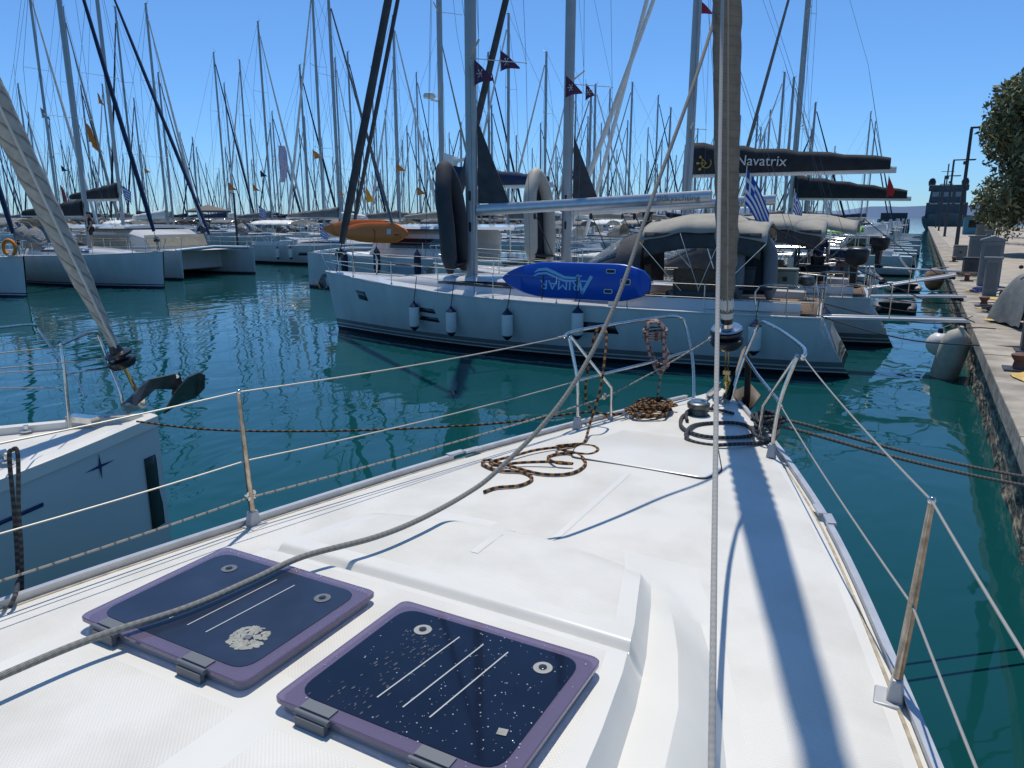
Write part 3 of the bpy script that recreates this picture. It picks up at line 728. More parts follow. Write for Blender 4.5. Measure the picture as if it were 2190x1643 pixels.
# beige hank on the rail
rp = Vector(ony(1398, 690, 5.95)); ax1 = (Vector((.38, -1.0, 0))).normalized()*-1
H0 = MB(); random.seed(8)
for k in range(9):
    t = (k-4)*.016; o = rp+Vector((-.38*t/.1*.1, t, 0))
    w = .035+.01*random.random(); d = .22+.05*random.random()
    dirn = Vector((.93, .36, 0))
    pth = [o+dirn*w*.2+Vector((0, 0, .022)), o+dirn*(w+.01)+Vector((0, 0, -.03)), o+dirn*(w*.8+.015)+Vector((.01, 0, -d*.6)), o+dirn*(.04+.01*k*.5)+Vector((.02, 0, -d-.07)), o+dirn*(.02)+Vector((.01, 0, -d-.09)), o-dirn*(w*.5)+Vector((0, 0, -d*.8)), o-dirn*(w*.9)+Vector((0, 0, -.07)), o-dirn*w*.7+Vector((0, 0, -.0)), o+dirn*w*.2+Vector((0, 0, .022))]
    H0.tube([p-rp for p in smooth_path(pth, 5)], .0075, 7)
for k in range(4):
    z = -.055-.022*k; H0.tube([Vector((.055*math.cos(a)*1.1+.01, .055*math.sin(a)*1.3, z+.008*math.sin(a+k))) for a in [i*pi/8 for i in range(17)]], .0075, 7)
H0.tube([Vector((.04, 0, -.30)), Vector((.055, -.01, -.42)), Vector((.045, -.02, -.55)), Vector((.04, -.02, rp.z*-1+1.80))], .006, 7)
H0.v = [(p[0]*1.55, p[1]*1.7, p[2]*1.12) for p in H0.v]; o = H0.build('rope_hank', rope_bg); o.location = rp; tag(o, 'beige flecked rope hank gathered in a bundle and hung from the pulpit rail', 'rope')
# dark heavy lines round the windlass
dw = dk([(1478, 880), (1458, 893), (1460, 915), (1500, 932), (1560, 936), (1610, 930), (1600, 912), (1560, 904), (1490, 908), (1468, 925, .02), (1475, 942), (1520, 952), (1570, 950, .01), (1620, 948), (1655, 938), (1650, 918, .02), (1625, 905, .02), (1610, 925, .03), (1640, 940, .04), (1665, 925, .03), (1645, 902, .03), (1618, 915, .04)], .016)
rope('mooring_rope', dw, .0135, rope_dk, 'thick dark rope looped round the windlass at the bow', k=6)
dw2 = dk([(1470, 900), (1468, 882), (1490, 874), (1530, 876), (1570, 885)], .016)
rope('mooring_rope', dw2, .0125, rope_dk, 'short dark rope end curled behind the windlass', k=6)
random.seed(9); hp = []; c0 = onz(1640, 915, DZ)
for i in range(54):
    a = i*1.05+.9*math.sin(i*.5); hp.append(Vector((c0.x+.0+random.uniform(.03, .13)*math.cos(a), c0.y+random.uniform(.06, .24)*math.sin(a), 1.79+.0012*i+random.uniform(0, .02))))
rope('coiled_rope', hp, .011, rope_dk, 'dark rope wound in a heap over the starboard bow cleat', k=5)
for k in (0, 1):
    a = onz(1655, 905+10*k, 1.80); e = onz(2190, 1020+k*18, 1.12)+Vector((.5, 0, 0))
    q0 = onz(1700, 903+16*k, 1.76)
    rope('mooring_line', [a, q0, q0.lerp(e, .35)+Vector((0, 0, -.05)), q0.lerp(e, .7)+Vector((0, 0, -.05)), e], .0125, rope_mo, ('upper' if k == 0 else 'lower')+' of the paired mooring lines from our bow to the quay', k=8, group='mooring lines to the quay')
# fender lanyard hanging over the lifelines on the left
tp = onx(28, 965, -3.28)
lz = [tp+Vector((0, .01, .01))]
rope('fender_rope', [onz(20, 1300, 1.73), onz(33, 1270, 1.76), ony(38, 1220, tp.y), ony(30, 1090, tp.y), ony(20, 980, tp.y), ony(26, 963, tp.y), ony(38, 972, tp.y), ony(40, 1090, tp.y), ony(46, 1180, tp.y), ony(47, 1262, tp.y)], .009, rope_dk, 'dark doubled lanyard tied over the port lifelines at the left edge', k=5)
# ================================================================== GENERIC YACHT (local frame: bow towards +Y, waterline z = 0)
class Hull:
    def __init__(h, L, B, fb, fm, fs=None, blunt=2.2, over=.5, scoop=.9, stern=.86):
        h.L, h.B, h.fb, h.fm, h.fs = L, B, fb, fm, fs or fm*.95; h.bl, h.ov, h.sc, h.st = blunt, over, scoop, stern
    def hw(h, t):
        if t < .4: k = h.st+(1-h.st)*math.sin(pi/2*t/.4)
        else: k = max(0, 1-((t-.4)/.6)**h.bl)
        return max(.03, h.B/2*k)
    def sz(h, t): return h.fm+(h.fb-h.fm)*max(0, (t-.3)/.7)**1.7+(h.fs-h.fm)*max(0, (.3-t)/.3)
    def y(h, t): return -h.L/2+h.L*t
    def pt(h, t, v, s=1):
        z = -.4+(h.sz(t)+.4)*v; w = h.hw(t)*(1-(1-v)**2.1*(.28+.5*t**3))
        yy = h.y(t)-h.ov*(t**8)*(1-v)
        if t < .12: yy += 0
        return Vector((s*w, yy, z))
def make_hull(h, root, m, nt=36):
    b = MB(); rings = []
    for i in range(nt+1):
        t = i/nt; r = [h.pt(t, v, 1) for v in (1, .93, .8, .6, .4, .2, 0)]+[h.pt(t, v, -1) for v in (0, .2, .4, .6, .8, .93, 1)]
        if i == 0: r = [Vector((p.x, p.y+(1-min(1, max(0, p.z)/h.fm))*0, p.z)) for p in r]
        rings.append(r)
    b.loft(rings, closed=False); n = 14
    # reverse transom: slopes aft towards the water
    tr = [Vector((p.x*.93, p.y-h.sc*max(0, 1-max(0, p.z)/h.sz(0))**1.2, p.z)) for p in rings[0]]
    o = len(b.v); b.add(rings[0]+tr, [(k, k+1, n+k+1, n+k) for k in range(n-1)]); b.add(tr, [tuple(range(n))])
    return b.build('hull', m, root, angle=50)
def make_deck(h, root, m, ct0=.28, ct1=.80, ch=.38, cw=.56, cock=True, win=True, nose=1.0, rail=teak):
    b = MB(); n = 30
    b.grid(lambda u, v: Vector((h.pt(u, 1, 1).x*(2*v-1)*.995, h.y(u), h.sz(u)+.05*(1-(2*v-1)**2)-.01)), n, 6)
    for s in (-1, 1):
        b.tube([h.pt(i/24, 1, s)+Vector((0, 0, .012)) for i in range(25)], .025, 5)
    d = b.build('deck', m, root)
    # coachroof
    b = MB(); rings = []
    for i in range(15):
        t = ct0+(ct1-ct0)*i/14; k = i/14; w = h.hw(t)*cw*(1-.25*k**3); hh = ch*min(1, (1-k)**.55*1.25)*1.0
        z0 = h.sz(t)-.03; hh = max(hh, .01)
        rings.append([Vector((s*w*q, h.y(t), z0+hh*zz+(.04 if zz else 0))) for s, q, zz in ((1, 1, 0), (1, .96, .35), (1, .84, .92), (1, .6, 1.06), (-1, .6, 1.06), (-1, .84, .92), (-1, .96, .35), (-1, 1, 0))])
    b.loft(rings); c = b.build('coachroof', m, root, angle=50)
    if win:
        for s in (-1, 1):
            b = MB(); a = []; e = []
            for i in range(2, 11):
                r = rings[i]; k = (1, 2) if s > 0 else (6, 5); p, q = r[k[0]], r[k[1]]; f = (i-2)/8
                a.append(p.lerp(q, .12)+Vector((s*.008, 0, 0))); e.append(p.lerp(q, .12+.62*max(0, math.sin(pi*(.12+.85*(1-f))))**.5)+Vector((s*.008, 0, .002)))
            nn = len(a); b.add(a+e, [(k, k+1, nn+k+1, nn+k) for k in range(nn-1)]); b.build('window', darkgl, c, solid=.006)
    if cock:
        for s in (-1, 1):
            b = MB(); rr_ = []
            for i in range(7):
                t = .03+(ct0-.03)*i/6; w = h.hw(t)*.80; z = h.sz(t)
                rr_.append([Vector((s*(w+q), h.y(t), z+zz)) for q, zz in ((.10, -.03), (.06, .26), (-.10, .27), (-.28, .24), (-.30, -.03))])
            b.loft(rr_); b.build('cockpit_coaming', m, root)
    return d, c
def hull_window(h, t0, t1, v0, v1, s, root, m=darkgl, skew=.0):
    b = MB(); n = 6; vs = []
    for i in range(n+1):
        for v in (v0, v1):
            t = t0+(t1-t0)*i/n+skew*(v-v0); p = h.pt(t, v, s); vs.append(p+Vector((s*.007, 0, 0)))
    b.add(vs, [(2*i, 2*i+1, 2*i+3, 2*i+2) for i in range(n)]); return b.build('hull_window', m, root, solid=.01)
def make_rails(h, root, ns=7, t0=.05, t1=.90, H=.62, pulpit=True, wr=.006, pr=.014):
    for s in (-1, 1):
        tops = []
        for i in range(ns):
            t = t0+(t1-t0)*i/(ns-1); p = h.pt(t, 1, s)*1; p.x -= s*.06; b = MB(); b.tube([p, p+Vector((0, 0, H))], .014, 6); b.lathe(p, [(.035, 0), (.02, .06), (.014, .07)], 8); b.build('stanchion', steel, root); tops.append(p)
        b = MB()
        for k in (.52, .98): b.tube([p+Vector((0, 0, H*k)) for p in tops], wr, 5)
        b.build('lifeline', wirem, root)
    if pulpit:
        b = MB()
        for s in (-1, 1):
            p0 = h.pt(.90, 1, s); p1 = h.pt(.945, 1, s); e = h.pt(.99, 1, s)
            up = Vector((0, 0, H))
            b.tube(smooth_path([p0+Vector((-s*.06, 0, 0)), p0+up+Vector((-s*.03, .05, -.02)), p1+up+Vector((0, .1, .03)), e+Vector((s*.13, .08, H+.02)), e+Vector((s*.12, .14, H-.08)), e+Vector((s*.05, -.1, .0))], 5), pr, 8)
            b.tube([p0+Vector((-s*.05, 0, H*.5)), e+Vector((s*.08, .02, H*.52))], pr*.8, 6)
            b.tube([p1, p1+up+Vector((0, .06, 0))], pr*.9, 6)
        b.build('pulpit', steel, root)
        for s in (-1, 1):
            b = MB(); p = h.pt(.0, 1, s); q = h.pt(.09, 1, s); b.tube(smooth_path([q+Vector((-s*.06, 0, 0)), q+Vector((-s*.06, 0, H)), p+Vector((-s*.08, .05, H)), p+Vector((-s*.55, -.02, H)), p+Vector((-s*.6, 0, 0))], 4), pr, 8); b.tube([p+Vector((-s*.08, .05, 0)), p+Vector((-s*.08, .05, H))], pr, 6)
            b.tube([q+Vector((-s*.06, 0, H/2)), p+Vector((-s*.08, .05, H/2)), p+Vector((-s*.55, 0, H/2))], pr*.8, 6)
            b.build('pushpit', steel, root)
def make_mast(h, root, ym, H, mm=mastm, w=.12, zb=None, spr=2, sprL=1.15, sweep=.5, holes=True):
    zb = zb if zb is not None else h.fm+.35
    b = MB(); b.loft([[(w*.62*math.cos(a)*k, ym+w*math.sin(a)*k-(z-zb)*.004, z) for a in [2*pi*i/14 for i in range(14)]] for z, k in ((zb, 1), (H*.8, 1), (H, .82))])
    b.box((0, ym, H+.01), (.10, .26, .03)); b.tube([(0.05, ym+.1, H), (.05, ym+.1, H+.45)], .006, 5); b.tube([(-.03, ym, H), (-.03, ym+.25, H+.14), (-.03, ym+.33, H+.14)], .008, 5)
    m = b.build('mast', mm, root)
    for i in range(spr):
        z = zb+(H-zb)*((i+1)/(spr+1)*.98+.02); b = MB(); k = 1-.18*i
        for s in (-1, 1):
            b.loft([[(s*.05, ym+.03, z), (s*.05, ym-.05, z+.012), (s*.05, ym-.05, z-.012)], [(s*sprL*k, ym-sweep*k+.025, z+.06), (s*sprL*k, ym-sweep*k-.03, z+.07), (s*sprL*k, ym-sweep*k-.03, z+.05)]])
            b.ball((s*sprL*k, ym-sweep*k, z+.06), .03, 6)
        b.build('spreader', whitep, m)
    if holes:
        for z in (zb+1.15, zb+1.95):
            for s in (-1, 1):
                b = MB(); b.prism([(s*w*.62, ym-.035+.0*s, z), (s*w*.62, ym+.035, z), (s*w*.62, ym+.035, z+.24), (s*w*.62, ym-.035, z+.24)], (s*.004, 0, 0)); b.build('mast_slot', black, m, smooth=False)
    return m
def make_rig(h, root, ym, H, r=.008, sprL=1.15, sweep=.5, back=True, zb=1.8, spr=2, m=wired):
    b = MB(); bow = Vector((0, h.L/2-.15, h.fb))
    tc = .5+(ym-sweep)/h.L
    for s in (-1, 1):
        ch = h.pt(tc, 1, s)+Vector((-s*.1, 0, 0)); pth = [ch]
        for i in range(spr): pth.append(Vector((s*sprL*(1-.18*i), ym-sweep*(1-.18*i), zb+(H-zb)*((i+1)/(spr+1)*.98+.02)+.06)))
        pth.append(Vector((0, ym, H-.3))); b.tube(pth, r, 5)
        b.tube([ch, (0, ym, pth[1].z)], r*.85, 5)
        if back: b.tube([h.pt(0.01, 1, s)+Vector((-s*.5, 0, 0)), Vector((0, -h.L*.25, H*.55)), Vector((0, ym-.05, H))] if True else [], r*.85, 5)
        for i in range(1, spr): b.tube([pth[i], (0, ym, pth[i+1].z)], r*.7, 5)
    return b.build('standing_rigging', m, root)
def make_genoa(h, root, ym, H, m, r=.085, yb=None, H2=None):
    bow = Vector((0, (yb if yb is not None else h.L/2-.22), h.fb+.0)); top = Vector((0, ym, H2 or H*.96)); d = (top-bow)
    b = MB(); P = []; rs = []
    for i in range(26):
        t = .055+.92*i/25; P.append(bow+d*t); rs.append(r*(.55+.55*sstep(0, .12, t)-.55*sstep(.3, 1, t))+.004*(i % 2))
    b.tube(P, rs, 10); g = b.build('furled_genoa', m, root)
    b = MB(); b.tube([bow, bow+d*.06], .014, 6); b.lathe(bow+d.normalized()*.45, [(.02, 0), (.13, .03), (.14, .12), (.05, .14), (.05, .16), (.13, .18), (.12, .22), (.05, .26)], 16, axis=d.normalized()); b.build('furler_drum', black, root)
    return g
def make_boom(root, ym, z, L, w=.11, m=alu, cover=None, ch=.55, cw=.22, cover_style='stack', sag=0):
    b = MB(); b.loft([[(w*.62*math.cos(a), y, z+w*math.sin(a)+zz) for a in [2*pi*i/10 for i in range(10)]] for y, zz in ((ym-.18, 0), (ym-L, sag))]); b.box((0, ym-.14, z), (.06, .12, .16)); bo = b.build('boom', m, root)
    if cover:
        b = MB(); rings = []; n = 14
        for i in range(n+1):
            k = i/n; y = ym-.12-(L-.35)*k; hh = ch*(1.15-.75*k) if cover_style == 'stack' else ch*(1-.15*k); hh *= 1+.05*math.sin(i*2.1)
            cwk = cw*(1-.3*k); zz = z+.02+sag*k
            rings.append([(cwk*.55, y, zz), (cwk, y, zz+hh*.35), (cwk*.8, y, zz+hh*.8), (cwk*.12, y, zz+hh), (-cwk*.12, y, zz+hh), (-cwk*.8, y, zz+hh*.8), (-cwk, y, zz+hh*.35), (-cwk*.55, y, zz)])
        b.loft(rings); b.build('sail_cover', cover, root, angle=60)
    return bo
def make_canopy(root, name, y0, y1, w, z, m, arch=.28, side=.25, frames=2, zdeck=1.3, sag=.03, crown=0):
    """cloth canopy stretched over bent steel hoops"""
    b = MB()
    nh = frames+1
    def f(u, v):
        a = (v*2-1); y = y0+(y1-y0)*u; zz = z-arch*abs(a)**2.4-side*max(0, (abs(a)-.86)/.14)-sag*abs(math.sin(u*pi*nh))*1.0+crown*math.sin(pi*u)-.02*math.sin(u*23+a*4)*.5
        return Vector((a*w/2, y, zz))
    b.grid(f, 24, 16); c = b.build(name, m, root, solid=.012)
    b = MB()
    for k in range(nh+1):
        u = k/nh; P = [f(u, v/12)-Vector((0, 0, .02)) for v in range(13)]
        b.tube(P, .013, 6)
        foot = (y0+y1)/2+(.12 if k % 2 else -.12)
        for s, e in ((-1, P[0]), (1, P[-1])): b.tube([e, Vector((s*(w/2-.04), foot, zdeck))], .013, 6)
    b.build(name+'_frame', steel, c); return c
def make_sprayhood(root, y0, y1, w, z0, z1, m):
    b = MB()
    def f(u, v):
        a = pi*v; y = y0+(y1-y0)*u; hh = (z1-z0)*(1-.72*u**1.7)
        return Vector((math.cos(a)*w/2*(1-.06*u)*(1 if True else 1), y, z0+hh*max(0, math.sin(a))**.55))
    b.grid(f, 8, 18); c = b.build('sprayhood', m, root, solid=.01)
    b = MB()
    b.grid(lambda u, v: f(.36+.5*u, .14+.72*v)+Vector((0, .012, .014)), 4, 10); b.build('vinyl_window', clearp, c, solid=.004); return c
def make_wheel(root, x, y, z, r=.45):
    b = MB(); P = [(x+r*math.cos(a), y, z+r*math.sin(a)) for a in [2*pi*i/24 for i in range(25)]]; b.tube(P, .016, 6)
    for k in range(5): a = 2*pi*k/5; b.tube([(x, y, z), (x+r*math.cos(a), y, z+r*math.sin(a))], .008, 5)
    w = b.build('steering_wheel', black, root); b = MB(); b.box((x, y+.12, z-.25), (.26, .2, .95), taper=.7); b.build('binnacle', gel, root, bevel=.03)
def fender(p, length, r, top, label, body=fender_w, ends=fender_b, group=None, rz=0):
    t = thing('fender', label, 'fender', p, rz, group)
    b = MB(); L = length; b.lathe((0, 0, 0), [(r*.55, -L*.5), (r*.9, -L*.42), (r, -L*.36), (r, L*.30), (r*.96, L*.33)], 16); b.build('fender_body', body, t)
    b = MB(); b.lathe((0, 0, 0), [(.02, -L*.60), (r*.3, -L*.585), (r*.9, -L*.455), (r*.9, -L*.43)], 14); b.build('fender_end', ends, t)
    b = MB(); b.lathe((0, 0, 0), [(r*.98, L*.33), (r*.88, L*.37), (r*.3, L*.49), (.02, L*.56)], 14); b.build('fender_end', ends, t)
    b = MB(); b.tube([(0, 0, L*.54), (top[0], top[1], top[2])], .010, 6); b.build('lanyard', rope_dk, t); return t
def outboard(p, rz, label, s=1, group=None):
    t = thing('outboard_motor', label, 'outboard motor', p, rz, group)
    b = MB(); b.loft([[(x*s*k, y*s*k+dy*s, z*s) for x, y in ((.13, .20), (.15, 0), (.13, -.26), (.05, -.32), (-.05, -.32), (-.13, -.26), (-.15, 0), (-.13, .20))] for z, k, dy in ((-.10, .62, 0), (-.04, .84, 0), (.04, .95, 0), (.2, 1, -.01), (.27, .93, -.01), (.31, .74, -.02), (.33, .4, -.03))]); b.build('cowling', black, t, angle=50)
    b = MB(); b.loft([[(x*s*k, y*s*k-.0, z*s) for x, y in ((.10, .12), (.10, -.16), (-.10, -.16), (-.10, .12))] for z, k in ((.02, .8), (-.2, .6), (-.55, .5))]); b.lathe((0, -.06*s, -.62*s), [(.01, -.16*s), (.05*s, -.05*s), (.05*s, .08*s), (.02, .16*s)], 10, axis=(0, 1, 0)); b.build('leg', black, t)
    b = MB(); b.box((0, -.06*s, -.54*s), (.2*s, .3*s, .02*s)); b.box((0, .16*s, -.12*s), (.22*s, .08*s, .26*s)); b.build('bracket', galv, t)
    b = MB(); b.tube([(0, .15*s, .02*s), (0, .55*s, .06*s)], .02*s, 8); b.build('tiller', black, t)
    b = MB(); b.box((0, -.04*s, .335*s), (.08*s, .2*s, .012*s)); b.build('cowling_stripe', whitep, t)
    return t
def flag(p, rz, w, h_, kind, label, staff=1.0, group=None, droop=.5):
    t = thing('flag', label, 'flag', p, rz, group)
    if staff: b = MB(); b.tube([(0, 0, -staff), (0, 0, h_*.1)], .012, 6); b.build('staff', whitep, t)
    b = MB(); nu, nv = 14, 9
    def f(u, v):
        x = w*u*(1-droop*.45); z = -h_*v-droop*w*u**1.3*.8; 
        return Vector((x, .06*w*math.sin(u*9+v*2), z))
    n0 = nv+1
    for i in range(nu+1):
        pass
    vs = [f(i/nu, j/nv) for i in range(nu+1) for j in range(nv+1)]; b.v = [tuple(q) for q in vs]
    for i in range(nu):
        for j in range(nv):
            u, v = (i+.5)/nu, j
            if kind == 'greek':
                c = 0 if j % 2 == 0 else 1
                if u < .36 and j < 5: c = 1 if (j == 2 or abs(u-.18) < .04) else 0
            elif kind == 'pennant': 
                c = 0
                if abs((v+.5)/nv-.5) > .5*(1-u*.9): continue
            else: c = 0
            b.f.append([i*n0+j, (i+1)*n0+j, (i+1)*n0+j+1, i*n0+j+1]); b.mi.append(c)
    ms = {'greek': [blueflag, whiteflag]}.get(kind)
    if ms is None: ms = [kind_mat[kind.split(':')[-1]] if ':' in kind else orangec]
    o = b.build('cloth', ms, t); return t
kind_mat = {'orange': orangec, 'purple': purplec, 'red': redc, 'white': whiteflag, 'black': blackc}
def pennant(p, rz, w, h_, m, label, group=None, droop=.4, cat='pennant', emblem=False):
    t = thing('pennant', label, cat, p, rz, group)
    b = MB(); nu, nv = 8, 6; n0 = nv+1
    for i in range(nu+1):
        for j in range(nv+1):
            u = i/nu; v = j/nv
            b.v.append((w*u*(1-.3*droop), .08*w*math.sin(u*7+v*1.5), -h_*(.5+(v-.5)*(1-u*.93))-droop*w*u**1.4))
    for i in range(nu):
        for j in range(nv): b.f.append([i*n0+j, (i+1)*n0+j, (i+1)*n0+j+1, i*n0+j+1]); b.mi.append(0)
    c = b.build('cloth', m, t)
    if emblem:
        b = MB(); cx_ = w*.30; zc = -h_*.5-droop*w*.30**1.4
        for k in range(6):
            a = k*pi/3; yy = .08*w*math.sin(.3*7+.75)-.012
            b.tube([(cx_, yy-.01, zc), (cx_+.075*math.cos(a), yy-.02, zc+.075*math.sin(a))], .008, 4); b.ball((cx_+.085*math.cos(a), yy-.02, zc+.085*math.sin(a)), .018, 6)
        b.build('emblem', whitep, c)
    b = MB(); b.tube([(0, 0, .12), (0, 0, -h_*1.05)], .006, 5); b.build('halyard', wired, t)
    return t
def person(p, rz, label, shirt, trousers, pose='stand', hat=None, H=1.75, arm=None):
    """one continuous skinned body; clothes and hair as children. faces +Y locally"""
    t = thing('person', label, 'person', p, rz)
    s = H/1.75
    J = {'pel': (0, 0, .93), 'sp': (0, .0, 1.15), 'ch': (0, .01, 1.36), 'nk': (0, .02, 1.48), 'hd': (0, .035, 1.60), 'tp': (0, .03, 1.70)}
    for sd, sg in (('L', -1), ('R', 1)):
        J['hp'+sd] = (sg*.095, 0, .90); J['kn'+sd] = (sg*.10, .02, .49); J['an'+sd] = (sg*.10, -.01, .09); J['to'+sd] = (sg*.12, .14, .04)
        J['sh'+sd] = (sg*.18, .0, 1.40); J['el'+sd] = (sg*.25, -.03, 1.13); J['wr'+sd] = (sg*.25, .10, .90); J['hn'+sd] = (sg*.24, .14, .82)
    if arm: J.update(arm)
    E_ = [('pel', 'sp'), ('sp', 'ch'), ('ch', 'nk'), ('nk', 'hd'), ('hd', 'tp')]
    for sd in 'LR': E_ += [('pel', 'hp'+sd), ('hp'+sd, 'kn'+sd), ('kn'+sd, 'an'+sd), ('an'+sd, 'to'+sd), ('ch', 'sh'+sd), ('sh'+sd, 'el'+sd), ('el'+sd, 'wr'+sd), ('wr'+sd, 'hn'+sd)]
    Rr = {'pel': .13, 'sp': .125, 'ch': .135, 'nk': .055, 'hd': .088, 'tp': .07, 'hp': .085, 'kn': .055, 'an': .036, 'to': .032, 'sh': .06, 'el': .042, 'wr': .028, 'hn': .026}
    def skinmesh(name, keys, edges, m, grow=0, parent=t):
        me = bpy.data.meshes.new(name); keys = list(keys)
        me.from_pydata([Vector(J[k])*s for k in keys], [(keys.index(a), keys.index(c)) for a, c in edges], []); me.materials.append(m)
        o = bpy.data.objects.new(name, me); scn.collection.objects.link(o); o.parent = parent
        md = o.modifiers.new('skin', 'SKIN'); 
        for k, v in zip(keys, me.skin_vertices[0].data):
            r = (Rr[k[:2]] if k[:2] in Rr else Rr[k])*s+grow; v.radius = (r, r*.8 if k in ('pel', 'sp', 'ch') else r); v.use_root = (k == keys[0])
        sb = o.modifiers.new('sub', 'SUBSURF'); sb.levels = 2; sb.render_levels = 2
        return o
    body = skinmesh('body', J.keys(), E_, skin)
    tk = ['pel', 'sp', 'ch', 'shL', 'elL', 'shR', 'elR']; J0 = dict(J)
    for sd in 'LR':
        a, c = Vector(J['sh'+sd]), Vector(J['el'+sd]); J['el'+sd] = tuple(a.lerp(c, .62))
    skinmesh('shirt', tk, [('pel', 'sp'), ('sp', 'ch'), ('ch', 'shL'), ('shL', 'elL'), ('ch', 'shR'), ('shR', 'elR')], shirt, .018)
    J.update(J0)
    for sd in 'LR':
        a, c = Vector(J['kn'+sd]), Vector(J['an'+sd]); J['kn'+sd] = tuple(Vector(J['hp'+sd]).lerp(a, .85))
    skinmesh('shorts', ['pel', 'hpL', 'knL', 'hpR', 'knR'], [('pel', 'hpL'), ('hpL', 'knL'), ('pel', 'hpR'), ('hpR', 'knR')], trousers, .024)
    J.update(J0)
    hd = Vector(J['hd'])*s; b = MB(); b.ball(hd+Vector((0, -.015, .045))*s, .105*s, 12, (.92, 1.02, .85)); b.build('hair', hat or hairm, t)
    if hat: b = MB(); b.box(hd+Vector((0, .14, .05))*s, (.15*s, .14*s, .015*s)); b.build('cap_brim', hat, t)
    b = MB()
    e = MB()
    for sg in (-1, 1): e.ball(hd+Vector((sg*.032, .083, .015))*s, .009*s, 6); b.ball(hd+Vector((sg*.088, 0, 0))*s, .02*s, 6, (.5, 1, 1.4))
    e.box(hd+Vector((0, .092, -.05))*s, (.045*s, .01*s, .006*s)); e.build('eyes_and_mouth', black, t)
    b.ball(hd+Vector((0, .098, -.02))*s, .016*s, 6); b.build('face', skin, t)
    return t
